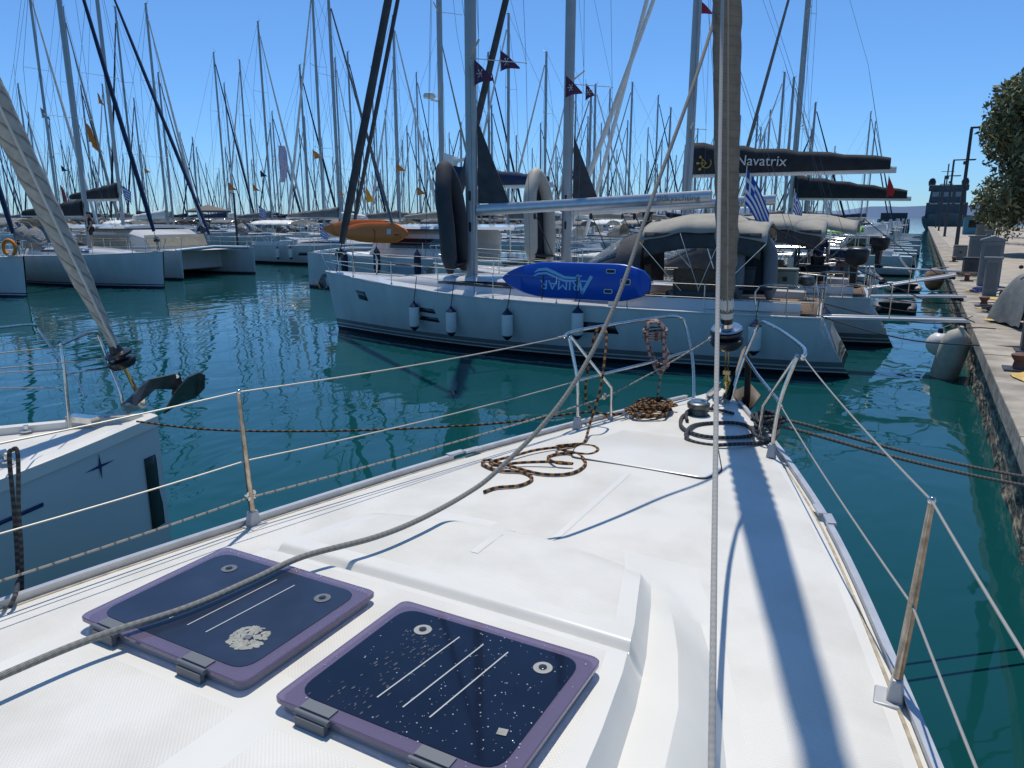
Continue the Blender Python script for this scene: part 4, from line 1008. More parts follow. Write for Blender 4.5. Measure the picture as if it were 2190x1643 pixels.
# ================================================================== CATAMARAN
def make_cat(name, label, loc, rz, L=12, B=6.6, f=1.45, mastH=18, ym=-1.0, m=gelh, cover=None, boomz=4.3, boomL=5.6, covh=.7, genoa=None, cab=1.25, cat='catamaran', group=None, hullm=None, bimini=True, mastm_=mastm):
    t = thing(name, label, cat, loc, rz, group); hm = hullm or hull_plain
    bw = B/2-.75
    for s in (-1, 1):
        b = MB(); rings = []
        for i in range(25):
            k = i/24; y = -L/2+L*k; w = .78*(.75+.25*math.sin(pi/2*min(1, k/.35)))*(max(.05, 1-max(0, (k-.45)/.55)**2.2)); z = f+.12*k-(.75*max(0, (.08-k)/.08) if k < .08 else 0)
            rings.append([Vector((s*bw+w*q*1.0, y, zz)) for q, zz in ((1, z), (1, z*.6), (.88, .1), (.5, -.35), (-.5, -.35), (-.88, .1), (-1, z*.6), (-1, z))])
        b.loft(rings, closed=True); h = b.build('hull', hm, t, angle=50)
        b = MB(); b.box((s*(bw+.79), -L*.05, f*.55), (.02, 1.5, .22)); b.build('hull_window', darkgl, h, smooth=False)
    b = MB(); b.box((0, -L*.19, f*.80), (B-1.6, L*.44, .50)); b.box((0, -L*.16, f+.02), (B-.3, L*.58, .10)); b.build('bridge_deck', gelh, t, bevel=.04)
    b = MB(); w = B*.36
    rings = []
    for k, (y, zz, ws) in enumerate(((-L*.16, cab, 1), (L*.02, cab, 1), (L*.14, cab*.92, .93), (L*.20, cab*.70, .84), (L*.235, .02, .78))):
        rings.append([Vector((x*w*ws, y, f+.06+z_)) for x, z_ in ((1, 0), (.97, zz*.8), (.82, zz), (-.82, zz), (-.97, zz*.8), (-1, 0))])
    b.loft(rings); c = b.build('cabin', gelh, t, angle=35)
    for s in (-1, 1):
        b = MB(); b.prism([(s*w*1.0, -L*.15, f+.42), (s*w*1.0, L*.10, f+.42), (s*w*.985, L*.09, f+.42+cab*.35), (s*w*.985, -L*.15, f+.42+cab*.35)], (s*.012, 0, 0)); b.build('cabin_window', darkgl, c, smooth=False)
    b = MB(); b.prism([(w*.72, L*.233, f+.30), (w*.78, L*.205, f+.30+cab*.42), (-w*.78, L*.205, f+.30+cab*.42), (-w*.72, L*.233, f+.30)], (0, .012, .006)); b.build('cabin_window', darkgl, c, smooth=False)
    b = MB(); rings = [[Vector((x*B*.40*q, y, f+cab+.06+z_)) for x, z_ in ((1, 0), (.96, .10), (.5, .17), (-.5, .17), (-.96, .10), (-1, 0))] for y, q in ((-L*.44, .96), (-L*.42, 1), (L*.08, 1), (L*.12, .9))]
    b.loft(rings); b.build('hardtop', gelh, t, angle=30)
    for s in (-1, 1): b = MB(); b.tube([(s*B*.36, -L*.42, f), (s*B*.36, -L*.42, f+cab+.1)], .03, 8); b.build('hardtop_post', steel, t)
    b = MB(); b.tube([(-bw, L*.47, f+.1), (0, L*.47, f+.22), (bw, L*.47, f+.1)], .09, 10); b.build('forebeam', alu, t)
    b = MB(); b.box((0, L*.32, f+.05), (B-2.4, L*.24, .02)); b.build('trampoline', whitec, t)
    b = MB()
    for s in (-1, 1):
        pts = [Vector((s*(bw+.62*(1 if q < .3 else .75)), L*q, f+.08)) for q in (-.42, -.26, -.1, .06, .22, .34, .45)]
        for p in pts: b.tube([p, p+Vector((0, 0, .62))], .013, 6)
        for z in (.32, .61): b.tube([p+Vector((0, 0, z)) for p in pts], .007, 5)
        e = Vector((s*bw, L*.48, f+.1)); b.tube(smooth_path([pts[-1]+Vector((0, 0, .62)), e+Vector((0, .05, .68)), e+Vector((-s*.25, .05, .62)), e+Vector((-s*.2, 0, 0))], 4), .014, 6)
    b.build('guard_rail', steel, t)
    if mastH:
        make_mast(None, t, ym, mastH, mastm_, .14, f+cab*.9, 1, 1.1, .5)
        b = MB(); bow = Vector((0, L*.47, f+.25)); top = Vector((0, ym, mastH*.93))
        for s in (-1, 1): b.tube([Vector((s*(B/2-.15), ym-1.2, f+.1)), top], .010, 5); b.tube([Vector((s*(B/2-.15), ym-1.2, f+.1)), Vector((s*1.0, ym-.3, f+(mastH-f)*.5)), top+Vector((0, 0, -.5))], .008, 5)
        b.tube([bow, top], .008, 5); b.build('standing_rigging', wired, t)
        if genoa:
            d = top-bow; b = MB(); b.tube([bow+d*(.04+.92*i/20) for i in range(21)], [.05+.05*max(0, math.sin(pi*min(1, i/20+.15)))**.6 for i in range(21)], 10); b.build('furled_genoa', genoa, t)
        make_boom(t, ym, boomz, boomL, .13, gelh, cover, covh, .26)
    return t

# ================================================================== NEAR YACHT WITH BLUE BOARD, AND ITS TWIN
A_C = Vector((-8.55, 17.35, 0)); A_R = R(95.2)
hA = Hull(13.6, 4.25, 1.70, 1.30, 1.25, blunt=2.0, over=.42, scoop=.7)
def make_A(name, label, lg):
    t = thing(name, label, 'sailing yacht', A_C, A_R)
    make_hull(hA, t, hull_grey); make_deck(hA, t, gelh, .33, .84, .42, .58)
    make_rails(hA, t, 8)
    make_mast(hA, t, 2.0, 17.5, mastm, .16, 1.75, 2, 1.45, .95); make_rig(hA, t, 2.0, 17.5, .006, 1.45, .95)
    make_genoa(hA, t, 2.0, 17.5, dgreyc, .10, yb=6.45)
    bo = make_boom(t, 2.0, 3.45, 6.2, .15, alu, None, sag=.30)
    for s in (-1, 1):
        b = MB(); M = Matrix.Translation((s*.105, -3.45, 3.71))@Matrix.Rotation(R(90), 4, 'Z')@Matrix.Rotation(R(90), 4, 'X') if s > 0 else Matrix.Translation((s*.105, -3.45, 3.71))@Matrix.Rotation(R(-90), 4, 'Z')@Matrix.Rotation(R(90), 4, 'X')
        b.text('#dkyachting', .21, M, .006); b.build('boom_lettering', greyp, bo, smooth=False)
    # in-mast mainsail: furled sail's dark clew corner behind the mast
    b = MB(); b.prism([(-.01, 1.80, 5.7), (-.01, 1.80, 3.62), (-.01, .9, 3.62)], (.025, 0, 0)); b.build('mainsail_clew', dgreyc, t, smooth=False)
    for yv in (.2, -1.3, -2.4): 
        b = MB(); b.tube([(0, yv, 3.36), (.0, yv-.5, 2.35)], .012, 6); b.lathe((0, yv, 3.30), [(.02, -.08), (.04, -.05), (.04, .05), (.01, .07)], 8); b.build('mainsheet_tackle', rope_dk, t)
    make_sprayhood(t, -2.9, -1.25, 2.7, 1.66, 3.0, dgreyc)
    make_canopy(t, 'bimini', -5.6, -2.9, 2.9, 3.16, beigec, .26, .14, 2, 1.4, .03, .22)
    for s in (-1, 1): make_wheel(t, s*.9, -4.9, 2.0)
    for s in (-1, 1):
        for yv in (-2.5, -3.7):
            b = MB(); b.lathe((s*1.62, yv, 1.56), [(.09, 0), (.07, .03), (.06, .10), (.075, .15), (.02, .16)], 12); b.build('winch', galv, t)
        b = MB(); b.box((s*1.35, -4.3, 1.62), (.5, 1.5, .12)); b.build('seat_cushion', dgreyc, t, bevel=.04)
        b = MB(); b.grid(lambda u, v: Vector((s*(1.40+.03*math.sin(u*9)), -5.5+2.5*u, 2.95-.55*v*(1-.4*math.sin(pi*u)))), 10, 4); b.build('side_curtain', dgreyc, t, solid=.01)
    b = MB(); b.box((0, -4.0, 1.7), (.5, 1.1, .75)); b.build('cockpit_table', teak, t, bevel=.03)
    b = MB(); b.box((0, -2.75, 1.75), (.7, .05, .8)); b.build('companionway', black, t)
    b = MB(); b.grid(lambda u, v: Vector(((v-.5)*3.4, -6.7+4.0*u, 1.33)), 2, 2); b.build('cockpit_sole', teak, t, solid=.01)
    for (q0, q1, v0, v1) in ((.855, .885, .72, .84), (.665, .715, .70, .76), (.658, .708, .58, .64), (.305, .375, .66, .80)):
        for s in (-1, 1): hull_window(hA, q0, q1, v0, v1, s, t, skew=.06)
    b = MB(); b.box((0, 4.0, 1.98), (.55, .5, .03)); b.build('deck_hatch', darkgl, t, bevel=.01)
    b = MB(); b.prism([(.02, 6.5, 1.70), (.02, 6.98, 1.62), (.02, 7.15, 1.35), (.02, 6.95, 1.15), (.02, 6.85, 1.30), (.02, 6.9, 1.5)], (.03, 0, 0)); b.prism([(-.16, 6.95, 1.2), (.2, 6.95, 1.2), (.02, 7.25, 1.45)], (0, .02, .03)); b.build('anchor', galv, t)
    return t
yA = make_A('sailing_yacht', 'white yacht lying broadside with grey waterline stripes and a blue board on its rail', '')
yB = copy_tree(yA, (-7.89, 21.98, 0), A_R, 'white yacht just behind the one with the blue board, beige dinghy at its mast')
# mast spreader and light details on A
def wA(x, y, z): return Matrix.Translation(A_C)@Matrix.Rotation(A_R, 4, 'Z')@Vector((x, y, z))
def wB(x, y, z): return Matrix.Translation((-7.89, 21.98, 0))@Matrix.Rotation(A_R, 4, 'Z')@Vector((x, y, z))
# fenders along A
def fit(h, C, rz, s, px, py):
    best = None; M = Matrix.Translation(C)@Matrix.Rotation(rz, 4, 'Z'); cp = Vector((0, 0, CZ)); d = ray(px, py).normalized()
    for i in range(101):
        for j in range(21):
            p = M@h.pt(i/100, j/20, s); e = ((p-cp)-d*(p-cp).dot(d)).length
            if best is None or e < best[0]: best = (e, i/100, j/20, p)
    return best
FL = ['fender nearest the bow of the yacht with the blue board', 'second fender from the bow, beside the stacked hull windows', 'fender hanging below the left end of the blue board', 'fender hanging below the middle of the blue board', 'fender hanging near the stern, right of the rolled genoa']
for i, (px, py) in enumerate(((897, 672), (973, 686), (1092, 690), (1236, 690), (1611, 716))):
    e, tt, v, p = fit(hA, A_C, A_R, -1, px, py); sh_ = Matrix.Translation(A_C)@Matrix.Rotation(A_R, 4, 'Z')@hA.pt(tt, 1, -1)
    q = p+Vector((0, -.17, 0)); fender(q, .66, .135, (sh_.x-q.x, sh_.y-q.y+.06, sh_.z+.33-q.z), 'white '+FL[i]+', navy ends', group='fenders on the yacht with the blue board')
# blue paddle board on A's near rail
pL = ony(1076, 600, 15.42); pR = ony(1391, 602, 15.52); ctr = (pL+pR)/2; Lb = (pR-pL).length
bt = thing('paddle_board', 'blue inflatable paddle board with pale lettering on edge along the yacht rail', 'paddle board', ctr, math.atan2(pR.y-pL.y, pR.x-pL.x))
bt.rotation_euler = (R(-7), 0, bt.rotation_euler.z)
def board(t, L, W, th, m, tip=.35, square=.55, name='board'):
    out = []
    for i in range(25):
        u = i/24; x = -L/2+L*u
        w = W/2*min(1, (math.sin(pi*min(u/ (2*tip), .5)))**.62)*min(1, square+(1-square)*math.sin(pi*min((1-u)/.44, .5)))
        if u > .955: w *= math.sqrt(max(0, 1-((u-.955)/.045)**2))*.25+.75 if u < 1 else .55
        out.append((x, w))
    b = MB(); rings = []
    for x, w in out:
        w = max(w, .01); rings.append([Vector((x, a*th/2, c*w)) for a, c in ((1, -.92), (1, .92), (.6, .985), (0, 1), (-.6, .985), (-1, .92), (-1, -.92), (-.6, -.985), (0, -1), (.6, -.985))])
    b.loft(rings); return b.build(name, m, t, angle=50)
bd = board(bt, Lb, .83, .12, blueb)
# lettering printed upside down: reads right to left from here
b = MB(); Mt = Matrix.Translation((-.30, -.062, -.10))@Matrix.Rotation(pi, 4, 'Y')@Matrix.Rotation(R(90), 4, 'X')
b.text('RIMAR', .30, Mt@Matrix.Scale(1.15, 4, (1, 0, 0)), .004); b.build('lettering', lightb, bd, smooth=False)
b = MB(); yy_ = -.064
def stroke(pts, w0):
    P = [Vector((x, yy_, z)) for x, z in pts]; n = len(P); o = []
    for i, p in enumerate(P):
        tn = (P[min(i+1, n-1)]-P[max(i-1, 0)]).normalized(); nn = Vector((-tn.z, 0, tn.x)); w = w0[i] if isinstance(w0, list) else w0; o += [p+nn*w/2, p-nn*w/2]
    b.add(o, [(2*i, 2*i+1, 2*i+3, 2*i+2) for i in range(n-1)])
stroke([(.46, .12), (.25, -.28)], .075); stroke([(.27, -.28), (.12, .14)], .06); stroke([(.15, -.0), (.36, .0)], .03)
stroke([(-.95, .16), (-.85, .22), (-.65, .24), (-.45, .17), (-.2, .07), (.05, .06), (.22, .12)], [.02, .06, .07, .07, .06, .05, .03])
stroke([(-.96, .08), (-.85, .13), (-.65, .15), (-.45, .08), (-.2, -.005), (.02, -.005), (.15, .03)], [.03, .04, .05, .05, .05, .04, .02])
b.build('emblem', lightb, bd, solid=.002, smooth=False)
for (x, z, w, hh) in ((.90, .24, .22, .10), (1.25, .02, .24, .13), (.87, -.20, .20, .10)):
    b = MB(); b.prism(rounded([(x-w/2, z-hh/2), (x+w/2, z-hh/2), (x+w/2, z+hh/2), (x-w/2, z+hh/2)], .03, 3), (0, 0, .004)); b.v = [(p[0], -.064-p[2], p[1]) for p in b.v]; b.build('fin_box', whitep, bd, smooth=False)
    b = MB(); b.prism(rounded([(x-w/2+.02, z-hh/2+.02), (x+w/2-.02, z-hh/2+.02), (x+w/2-.02, z+hh/2-.02), (x-w/2+.02, z+hh/2-.02)], .02, 3), (0, 0, .004)); b.v = [(p[0], -.070-p[2], p[1]) for p in b.v]; b.build('fin_slot', rubber, bd, smooth=False)
for x in (-.72, .12):
    b = MB(); b.tube([(x, -.075, .1), (x, -.07, -.46)], .012, 6); b.build('strap', black, bt)
# inflatable dinghies stood on end by the masts
def dinghy(p, rz, label, m, floor, L=2.9, W=1.4, r=.20, tilt=0):
    t = thing('inflatable_dinghy', label, 'dinghy', p, rz); t.rotation_euler = (tilt, 0, rz)
    b = MB(); pts = []
    for s, seq in ((-1, (0, .2, .45, .7, .88)), (1, (.88, .7, .45, .2, 0))):
        for u in seq: pts.append((s*(W/2-r)*(1 if u < .6 else math.cos((u-.6)/.4*pi/2)**.75), .18*max(0, u-.5), L*u))
        if s < 0: pts.append((0, .12, L*.99))
    P = smooth_path(pts, 5); n = len(P); b.tube(P, [r*(.35+.65*min(1, min(i, n-1-i)/4)) for i in range(n)], 14); b.build('tube', m, t, angle=60)
    b = MB(); q = W/2-r
    b.prism([(-q, .08, .1), (q, .08, .1), (q, .10, L*.62), (q*.6, .14, L*.85), (0, .18, L*.93), (-q*.6, .14, L*.85), (-q, .10, L*.62)], (0, .05, 0)); b.build('floor', floor, t, smooth=False)
    b = MB(); b.box((0, -.03, .22), (W-2*r, .38, .05)); b.build('transom', floor, t)
    return t
dA = dinghy(ony(978, 583, 17.0), R(102), 'dark grey inflatable dinghy stood on end in front of the left yacht mast', dinghyd, dinghyd, 2.75, 1.45, .21, R(-4))
dB = dinghy(ony(1156, 562, 21.4), R(82), 'beige and black inflatable dinghy stood on end on the second yacht', rubtubel, blackc, 2.8, 1.45, .21, R(-5))
dB.rotation_euler.y = R(5)
# pennants under the spreaders
for (px, py, yv, w, hh, lab) in ((1070, 108, 18.8, .55, .52, 'purple pennant with pale emblem under the left yacht spreader'), (1014, 128, 17.0, .50, .60, 'purple pennant with pale emblem lying against the left yacht mast'),
                            (1210, 162, 21.0, .50, .60, 'purple pennant with pale emblem lying against the second yacht mast'), (1253, 178, 23.2, .28, .52, 'narrow purple pennant hanging under the second yacht spreader')):
    pennant(ony(px, py, yv), R(12), w*1.1, hh, purplec, lab, droop=.35, emblem=True)
pennant(ony(1487, -8, 32.5), R(10), .8, .75, mat('crimson_cloth', (.28, .02, .06), .8), 'crimson pennant at the top edge beside the rolled genoa', droop=.4)
# flags on the sterns
flag(ony(1597, 362, 17.6), R(15), 1.1, .75, 'greek', 'large striped Greek flag drooping over the first bimini', staff=1.9, droop=1.1)
flag(ony(1699, 408, 22.4), R(10), .55, .55, 'greek', 'small blue and white Greek flag behind the second bimini', staff=1.2, droop=1.2)
# ---- third yacht
hC = Hull(10.8, 3.7, 1.5, 1.2, 1.15)
tC = thing('sailing_yacht', 'third white yacht of the quay row, its beige bimini the furthest right', 'sailing yacht', (-7.2, 26.6, 0), R(92))
make_hull(hC, tC, hull_grey); make_deck(hC, tC, gelh, .33, .84, .4, .58); make_rails(hC, tC, 6)
make_mast(hC, tC, .2, 15.0, mastm, .13, 1.6, 2, 1.0, .3); make_rig(hC, tC, .2, 15, .006, 1.0, .3); make_genoa(hC, tC, .2, 15, whitec, .09)
make_boom(tC, .2, 3.2, 4.6, .1, alu, None); make_canopy(tC, 'bimini', -5.4, -2.3, 2.9, 3.15, beigec, .26, .14, 2, 1.3, .03, .24); make_sprayhood(tC, -1.9, -.5, 2.4, 1.6, 2.8, greyc)
for s in (-1, 1): make_wheel(tC, s*.7, -4.2, 1.9)
# ---- black-booted catamaran with the lettered stack-pack (F) and the orange-board catamaran
cF = make_cat('catamaran', 'large catamaran with a black sail bag lettered in white and a gold emblem', (-8.3, 33.2, 0), R(90), 12.6, 6.8, 1.5, 22, 1.0, boomz=5.05, boomL=8.2, cover=blackc, covh=1.15, genoa=whitec, cab=1.35)
fb_ = [o for o in kids(cF) if o.name.startswith('boom')][0]; cv = kids(fb_) 
bag = [o for o in kids(cF) if o.name.startswith('sail_cover')][0]
Ms = Matrix.Rotation(R(-90), 4, 'Z')@Matrix.Rotation(R(90), 4, 'X')
b = MB(); b.text('Navatrix', .58, Matrix.Translation((-.275, -2.15, 5.52))@Matrix.Rotation(R(3), 4, 'X')@Ms, .01); b.build('bag_lettering', whitep, bag, smooth=False)
b = MB(); ec = Vector((-.285, .1, 5.52))
b.tube([ec+Vector((0, .20*math.cos(a), .20*math.sin(a))) for a in [R(140)+R(260)*i/14*1 for i in range(15)]], .016, 5)
for k in range(3):
    a = R(-45+45*k*1.0); e1 = ec+Vector((0, .02+.20*math.cos(a), .20*math.sin(a))); e2 = ec+Vector((0, .02+.36*math.cos(a), .36*math.sin(a))); b.tube([ec, e2], .012, 5)
    b.box(e2, (.02, .09, .09), (a, 0, 0))
b.build('bag_emblem', goldp, bag)
b = MB(); b.box((-.28, 3.0-.2, 5.6), (.001, .001, .001))
m_ = [o for o in kids(cF) if o.name.startswith('mast')][0]
b = MB(); b.box((-.10, 1.0-.0, 14.4), (.012, .17, .22)); b.build('mast_badge', redc, m_)
b = MB(); b.box((0, -1.2, 3.9), (2.5, 2.3, .10)); 
for sx in (-1.1, 1.1):
    for sy in (-2.2, -.2): b.tube([(sx, sy, 3.0), (sx, sy, 3.9)], .03, 6)
b.build('flybridge_bimini', dgreyc, cF, bevel=.03)
b = MB(); b.box((-.7, -.15, 3.5), (1.0, .02, .55)); b.box((.7, -.15, 3.5), (1.0, .02, .55)); b.build('flybridge_windscreen', clearp, cF)
c2 = make_cat('catamaran', 'white catamaran with two orange boards along its guard rail', (-19.6, 29.2, 0), R(90), 11.8, 6.6, 1.5, 21, -.1, boomz=4.6, boomL=5.6, cover=navy, covh=.85, genoa=dgreyc, cab=1.2)
m2 = [o for o in kids(c2) if o.name.startswith('mast')][0]
b = MB(); b.lathe((-.55, .1, 8.35), [(.1, 0), (.26, .03), (.28, .13), (.24, .22), (.08, .26)], 16); b.box((-.28, 0, 8.30), (.5, .12, .05)); b.build('radar_dome', whitec, m2)
b = MB(); b.prism([(-.15, -.25, 4.9), (.15, -.25, 4.9), (.12, -.5, 6.0), (-.12, -.3, 6.1)], (0, -.45, -.15)); b.prism([(-.1, -.7, 5.6), (.1, -.7, 5.6), (.05, -1.5, 5.75), (-.05, -1.5, 5.75)], (0, 0, .12)); b.build('loose_sail', whitec, c2)
for k, (px0, px1, py, yv, lab) in enumerate(((690, 850, 491, 26.15, 'orange paddle board behind the other orange board on the catamaran rail'), (722, 872, 498, 25.75, 'orange paddle board with faint lettering and a pale sticker on the catamaran rail'))):
    a = ony(px0, py, yv); c = ony(px1, py, yv+.1); t = thing('paddle_board', lab, 'paddle board', (a+c)/2, math.atan2(c.y-a.y, c.x-a.x), 'orange boards on the catamaran rail'); t.rotation_euler = (R(-8), 0, t.rotation_euler.z)
    o = board(t, (c-a).length, .86, .10, orange, tip=.5, square=.25)
    if k:
        b = MB(); b.box((.95, -.056, .05), (.22, .006, .22)); b.build('sticker', whitep, o)
        b = MB(); b.tube([(.1, -.06, .1), (.14, -.06, .14), (.2, -.06, .08), (.22, -.06, -.42)], .014, 6); b.build('leash', rust, o)
        b = MB(); b.box((1.35, -.056, -.08), (.22, .006, .05)); b.build('fin_slot', rubber, o)
for px, py, lab in ((737, 560, 'navy fender on the orange board catamaran, nearest its bow'), (806, 556, 'navy fender on the orange board catamaran, under the boards'), (893, 562, 'navy fender on the orange board catamaran, right of its hull window')):
    p = ony(px, py, 25.35); fender(p, 1.0, .15, (0, .15, .95), lab, fender_b, fender_b, 'navy fenders on the catamaran')
b = MB(); b.box((-(6.6/2+.045), -.5, .95), (.02, 2.0, .42)); b.build('hull_decal', mat('decal_grey', (.28, .33, .38), .4), c2)
# ---- left-hand group
h2 = Hull(13.2, 4.2, 1.68, 1.38, 1.3, over=.2)
t2 = thing('sailing_yacht', 'white yacht on the left with a man on deck and a thin blue hull line', 'sailing yacht', (-37.5, 22.9, 0), R(-90))
make_hull(h2, t2, hull_navy); make_deck(h2, t2, gelh, .3, .82, .36, .56); make_rails(h2, t2, 7)
make_mast(h2, t2, 1.1, 19.5, mast_wood if False else mastm, .15, 1.75, 2, 1.2, .4); make_rig(h2, t2, 1.1, 19.5, .008, 1.2, .4); make_genoa(h2, t2, 1.1, 19.5, navy, .095)
make_boom(t2, 1.1, 3.3, 5.6, .11, alu, blackc, .7); make_canopy(t2, 'bimini', -6.2, -3.6, 2.9, 3.2, greyc, .3, .15, 2, 1.4)
make_sprayhood(t2, -2.6, -1.1, 2.4, 1.7, 2.8, greyc)
t1 = copy_tree(t2, (-39.0, 17.5, 0), R(-90), 'white yacht at the far left edge, bow beside the man on deck')
c1 = make_cat('catamaran', 'white catamaran on the left with tarpaulin covered cabin windows', (-40.2, 28.7, 0), R(-90), 12.4, 6.4, 1.42, 19.5, -1.9, boomz=4.3, boomL=5, cover=blackc, covh=.8, genoa=navy, cab=1.15)
b = MB()
b.box((B_ := 6.4*.36+.02, -.6, 1.95), (.03, 4.6, .62)); b.box((-B_, -.6, 1.95), (.03, 4.6, .62)); b.prism([(-1.9, 2.95, 1.62), (1.9, 2.95, 1.62), (1.95, 2.62, 2.25), (-1.95, 2.62, 2.25)], (0, .04, .02)); b.build('window_tarpaulin', tarp, c1, smooth=False)
b = MB(); b.box((0, 12.4*.30, .92), (6.4-1.7, .5, 1.15), taper=1.0); b.build('tunnel_filler', gelh, c1, bevel=.08)  # added pale block, hides the dark shaded tunnel between the hulls
person(Vector((ony(198, 523, 22.6).x, 22.6, 1.80)), R(150), 'man in a dark vest and shorts standing by the left yacht mast', blackc, blackc, arm={'elR': (.33, .10, 1.28), 'wrR': (.22, .30, 1.38), 'hnR': (.2, .37, 1.40)})
h3 = Hull(12.5, 4.0, 1.6, 1.3, 1.25)
t3 = thing('sailing_yacht', 'white yacht with dark boot stripe beyond the left catamaran, cream awning aft', 'sailing yacht', (-36.5, 40.2, 0), R(-90))
make_hull(h3, t3, hull_red); make_deck(h3, t3, gelh, .3, .82, .36, .56); make_rails(h3, t3, 6)
make_mast(h3, t3, 1.2, 17.5, mastm, .13, 1.7, 2); make_rig(h3, t3, 1.2, 17.5, .008); make_genoa(h3, t3, 1.2, 17.5, greyc, .09)
make_boom(t3, 1.2, 3.2, 5, .11, alu, greyc, .6); make_canopy(t3, 'bimini', -5.9, -2.2, 3.2, 3.0, whitec, .2, .1, 3, 1.4)
hull_window(h3, .42, .50, .62, .74, 1, t3); hull_window(h3, .58, .66, .62, .74, 1, t3)
for px in (594, 622): p = ony(px, 540, 37.95); fender(p, .8, .14, (0, .15, .7), 'white fender with navy ends on the yacht beyond the left catamaran'+(', left of the pair' if px < 600 else ', right of the pair'), group='fenders on the far left yacht')
# ================================================================== NEIGHBOUR'S BOW (bottom left)
nb = Vector((-5.80, 4.05, 0)); nr = R(-17); nd = Vector((math.sin(R(17)), math.cos(R(17)), 0))
hN = Hull(11.8, 3.9, 1.56, 1.36, 1.3, blunt=2.6, over=-.03)
Nc = nb-nd*(11.8/2)
tN = thing('sailing_yacht', 'white yacht bow at lower left with a star mark and galvanised anchor', 'sailing yacht', Nc, nr)
make_hull(hN, tN, mat('hull_neighbour', (.60, .62, .60), .14, var=.03, vscale=1.2), 60)
def ring(t, inset, dz): return None
b = MB()
b.grid(lambda u, v: Vector((hN.pt(u, 1, 1).x*(2*v-1)*.9, hN.y(u)-.06*u, hN.sz(u)-.03+.03*(1-(2*v-1)**2))), 40, 8); b.build('deck', nonskid, tN)
b = MB(); rings = []
for s in (1, -1):
    seq = [i/40 for i in range(41)] if s > 0 else [1-i/40 for i in range(41)]
    for u in seq:
        p = hN.pt(u, 1, s); q = Vector((p.x*.90, p.y-.10*u, p.z)); rings.append([p+Vector((s*.012, .012*u, -.07)), p+Vector((s*.010, .01*u, .02)), p*.3+q*.7+Vector((0, 0, p.z*.0+.045-.0)) if False else (p.lerp(q, .4)+Vector((0, 0, .045))), q+Vector((0, 0, .035)), q+Vector((0, 0, -.03))])
b.loft(rings, closed=False); b.build('gunwale', gel, tN)
M_N = Matrix.Translation(Nc)@Matrix.Rotation(nr, 4, 'Z'); MNi = M_N.inverted()
def nl(p): return MNi@Vector(p)
b = MB()
e, tt, v, p = fit(hN, Nc, nr, 1, 219, 998); nn = Vector((math.cos(nr)*.95, .0, 0))
c = hN.pt(tt, v, 1); tx = (hN.pt(tt+.01, v, 1)-hN.pt(tt-.01, v, 1)).normalized(); tz = (hN.pt(tt, v+.02, 1)-hN.pt(tt, v-.02, 1)).normalized(); nn = tx.cross(tz).normalized(); nn = nn if nn.x > 0 else -nn
def star(a0, L_, w): 
    d = tx*math.cos(a0)+tz*math.sin(a0); n_ = tz*math.cos(a0)-tx*math.sin(a0); b.add([c+nn*.006+d*L_, c+nn*.006+n_*w, c+nn*.006-d*L_, c+nn*.006-n_*w], [(0, 1, 2, 3)])
star(R(0), .15, .012); c = c+nn*.002; star(R(90), .105, .012); b.build('star_mark', navyp, tN, solid=.003, smooth=False)
b = MB(); e0 = fit(hN, Nc, nr, 1, 97, 1067); vs = []
for i in range(13):
    tt_ = e0[1]-.30*i/12
    for dv in (-.008, .008): p = hN.pt(tt_, e0[2]+dv, 1); vs.append(p+nn*.005)
b.add(vs, [(2*i, 2*i+1, 2*i+3, 2*i+2) for i in range(12)]); b.build('hull_line', navyp, tN, solid=.003)
b = MB(); vs = []
for i in range(9):
    for k in (.985, .996): p = hN.pt(k, .50+.34*i/8, 1); vs.append(p+Vector((.012, .004, 0)))
b.add(vs, [(2*i, 2*i+1, 2*i+3, 2*i+2) for i in range(8)]); b.build('stem_guard', mat('green_rubber', (.02, .035, .035), .4), tN, solid=.01)
def NP(px, py, y): return nl(ony(px, py, y))
b = MB(); r = .0135
b.tube(smooth_path([NP(150, 915, 3.42), NP(138, 800, 3.44), NP(130, 738, 3.46)], 3), r, 10)
b.tube(smooth_path([NP(130, 738, 3.46), NP(165, 722, 3.65), NP(200, 711, 3.85), NP(212, 722, 3.93), NP(238, 790, 3.95), NP(256, 835, 3.96), NP(262, 862, 3.96)], 5), r, 10)
b.tube([NP(136, 800, 3.45), NP(235, 785, 3.95)], r*.8, 8)
b.build('pulpit', steel, tN); b = MB()
b.tube(smooth_path([NP(-60, 705, 3.6), NP(0, 701, 3.9), NP(66, 695, 4.25), NP(82, 706, 4.35), NP(128, 768, 4.4), NP(165, 815, 4.42), NP(182, 850, 4.42)], 5), r, 10)
b.build('pulpit', steel, tN)
b = MB()
for p0, p1 in (((-40, 760, 2.7), (130, 742, 3.46)), ((-40, 800, 2.7), (136, 790, 3.45)), ((-40, 792, 2.4), (220, 768, 4.0)), ((-40, 830, 2.4), (130, 830, 3.5))): b.tube([NP(*p0), NP(*p1)], .005, 6)
b.build('lifeline', wirem, tN)
q0 = ony(268, 825, 4.02); q1 = ony(250, 752, 3.98); q2 = ony(98, 440, 3.60); gd = (q2-q1).normalized()
b = MB(); b.tube([nl(q1-gd*.42), nl(q1-gd*.12)], .018, 8); b.build('forestay_toggle', brass, tN)
ax_ = (MNi.to_3x3()@gd)
b = MB(); b.lathe(nl(q1-gd*.16), [(.02, 0), (.10, .015), (.12, .05), (.12, .08), (.05, .09), (.05, .11), (.11, .12), (.12, .145), (.06, .16), (.045, .22)], 26, axis=ax_); b.build('furler_drum', black, tN)
b = MB(); P = []; rs = []
for i in range(160):
    s_ = .04+i*.075; P.append(nl(q1+gd*s_)); rs.append(.035+.05*sstep(0, .9, s_)+.03*sstep(.8, 3, s_)+(.006 if i % 4 == 0 else 0))
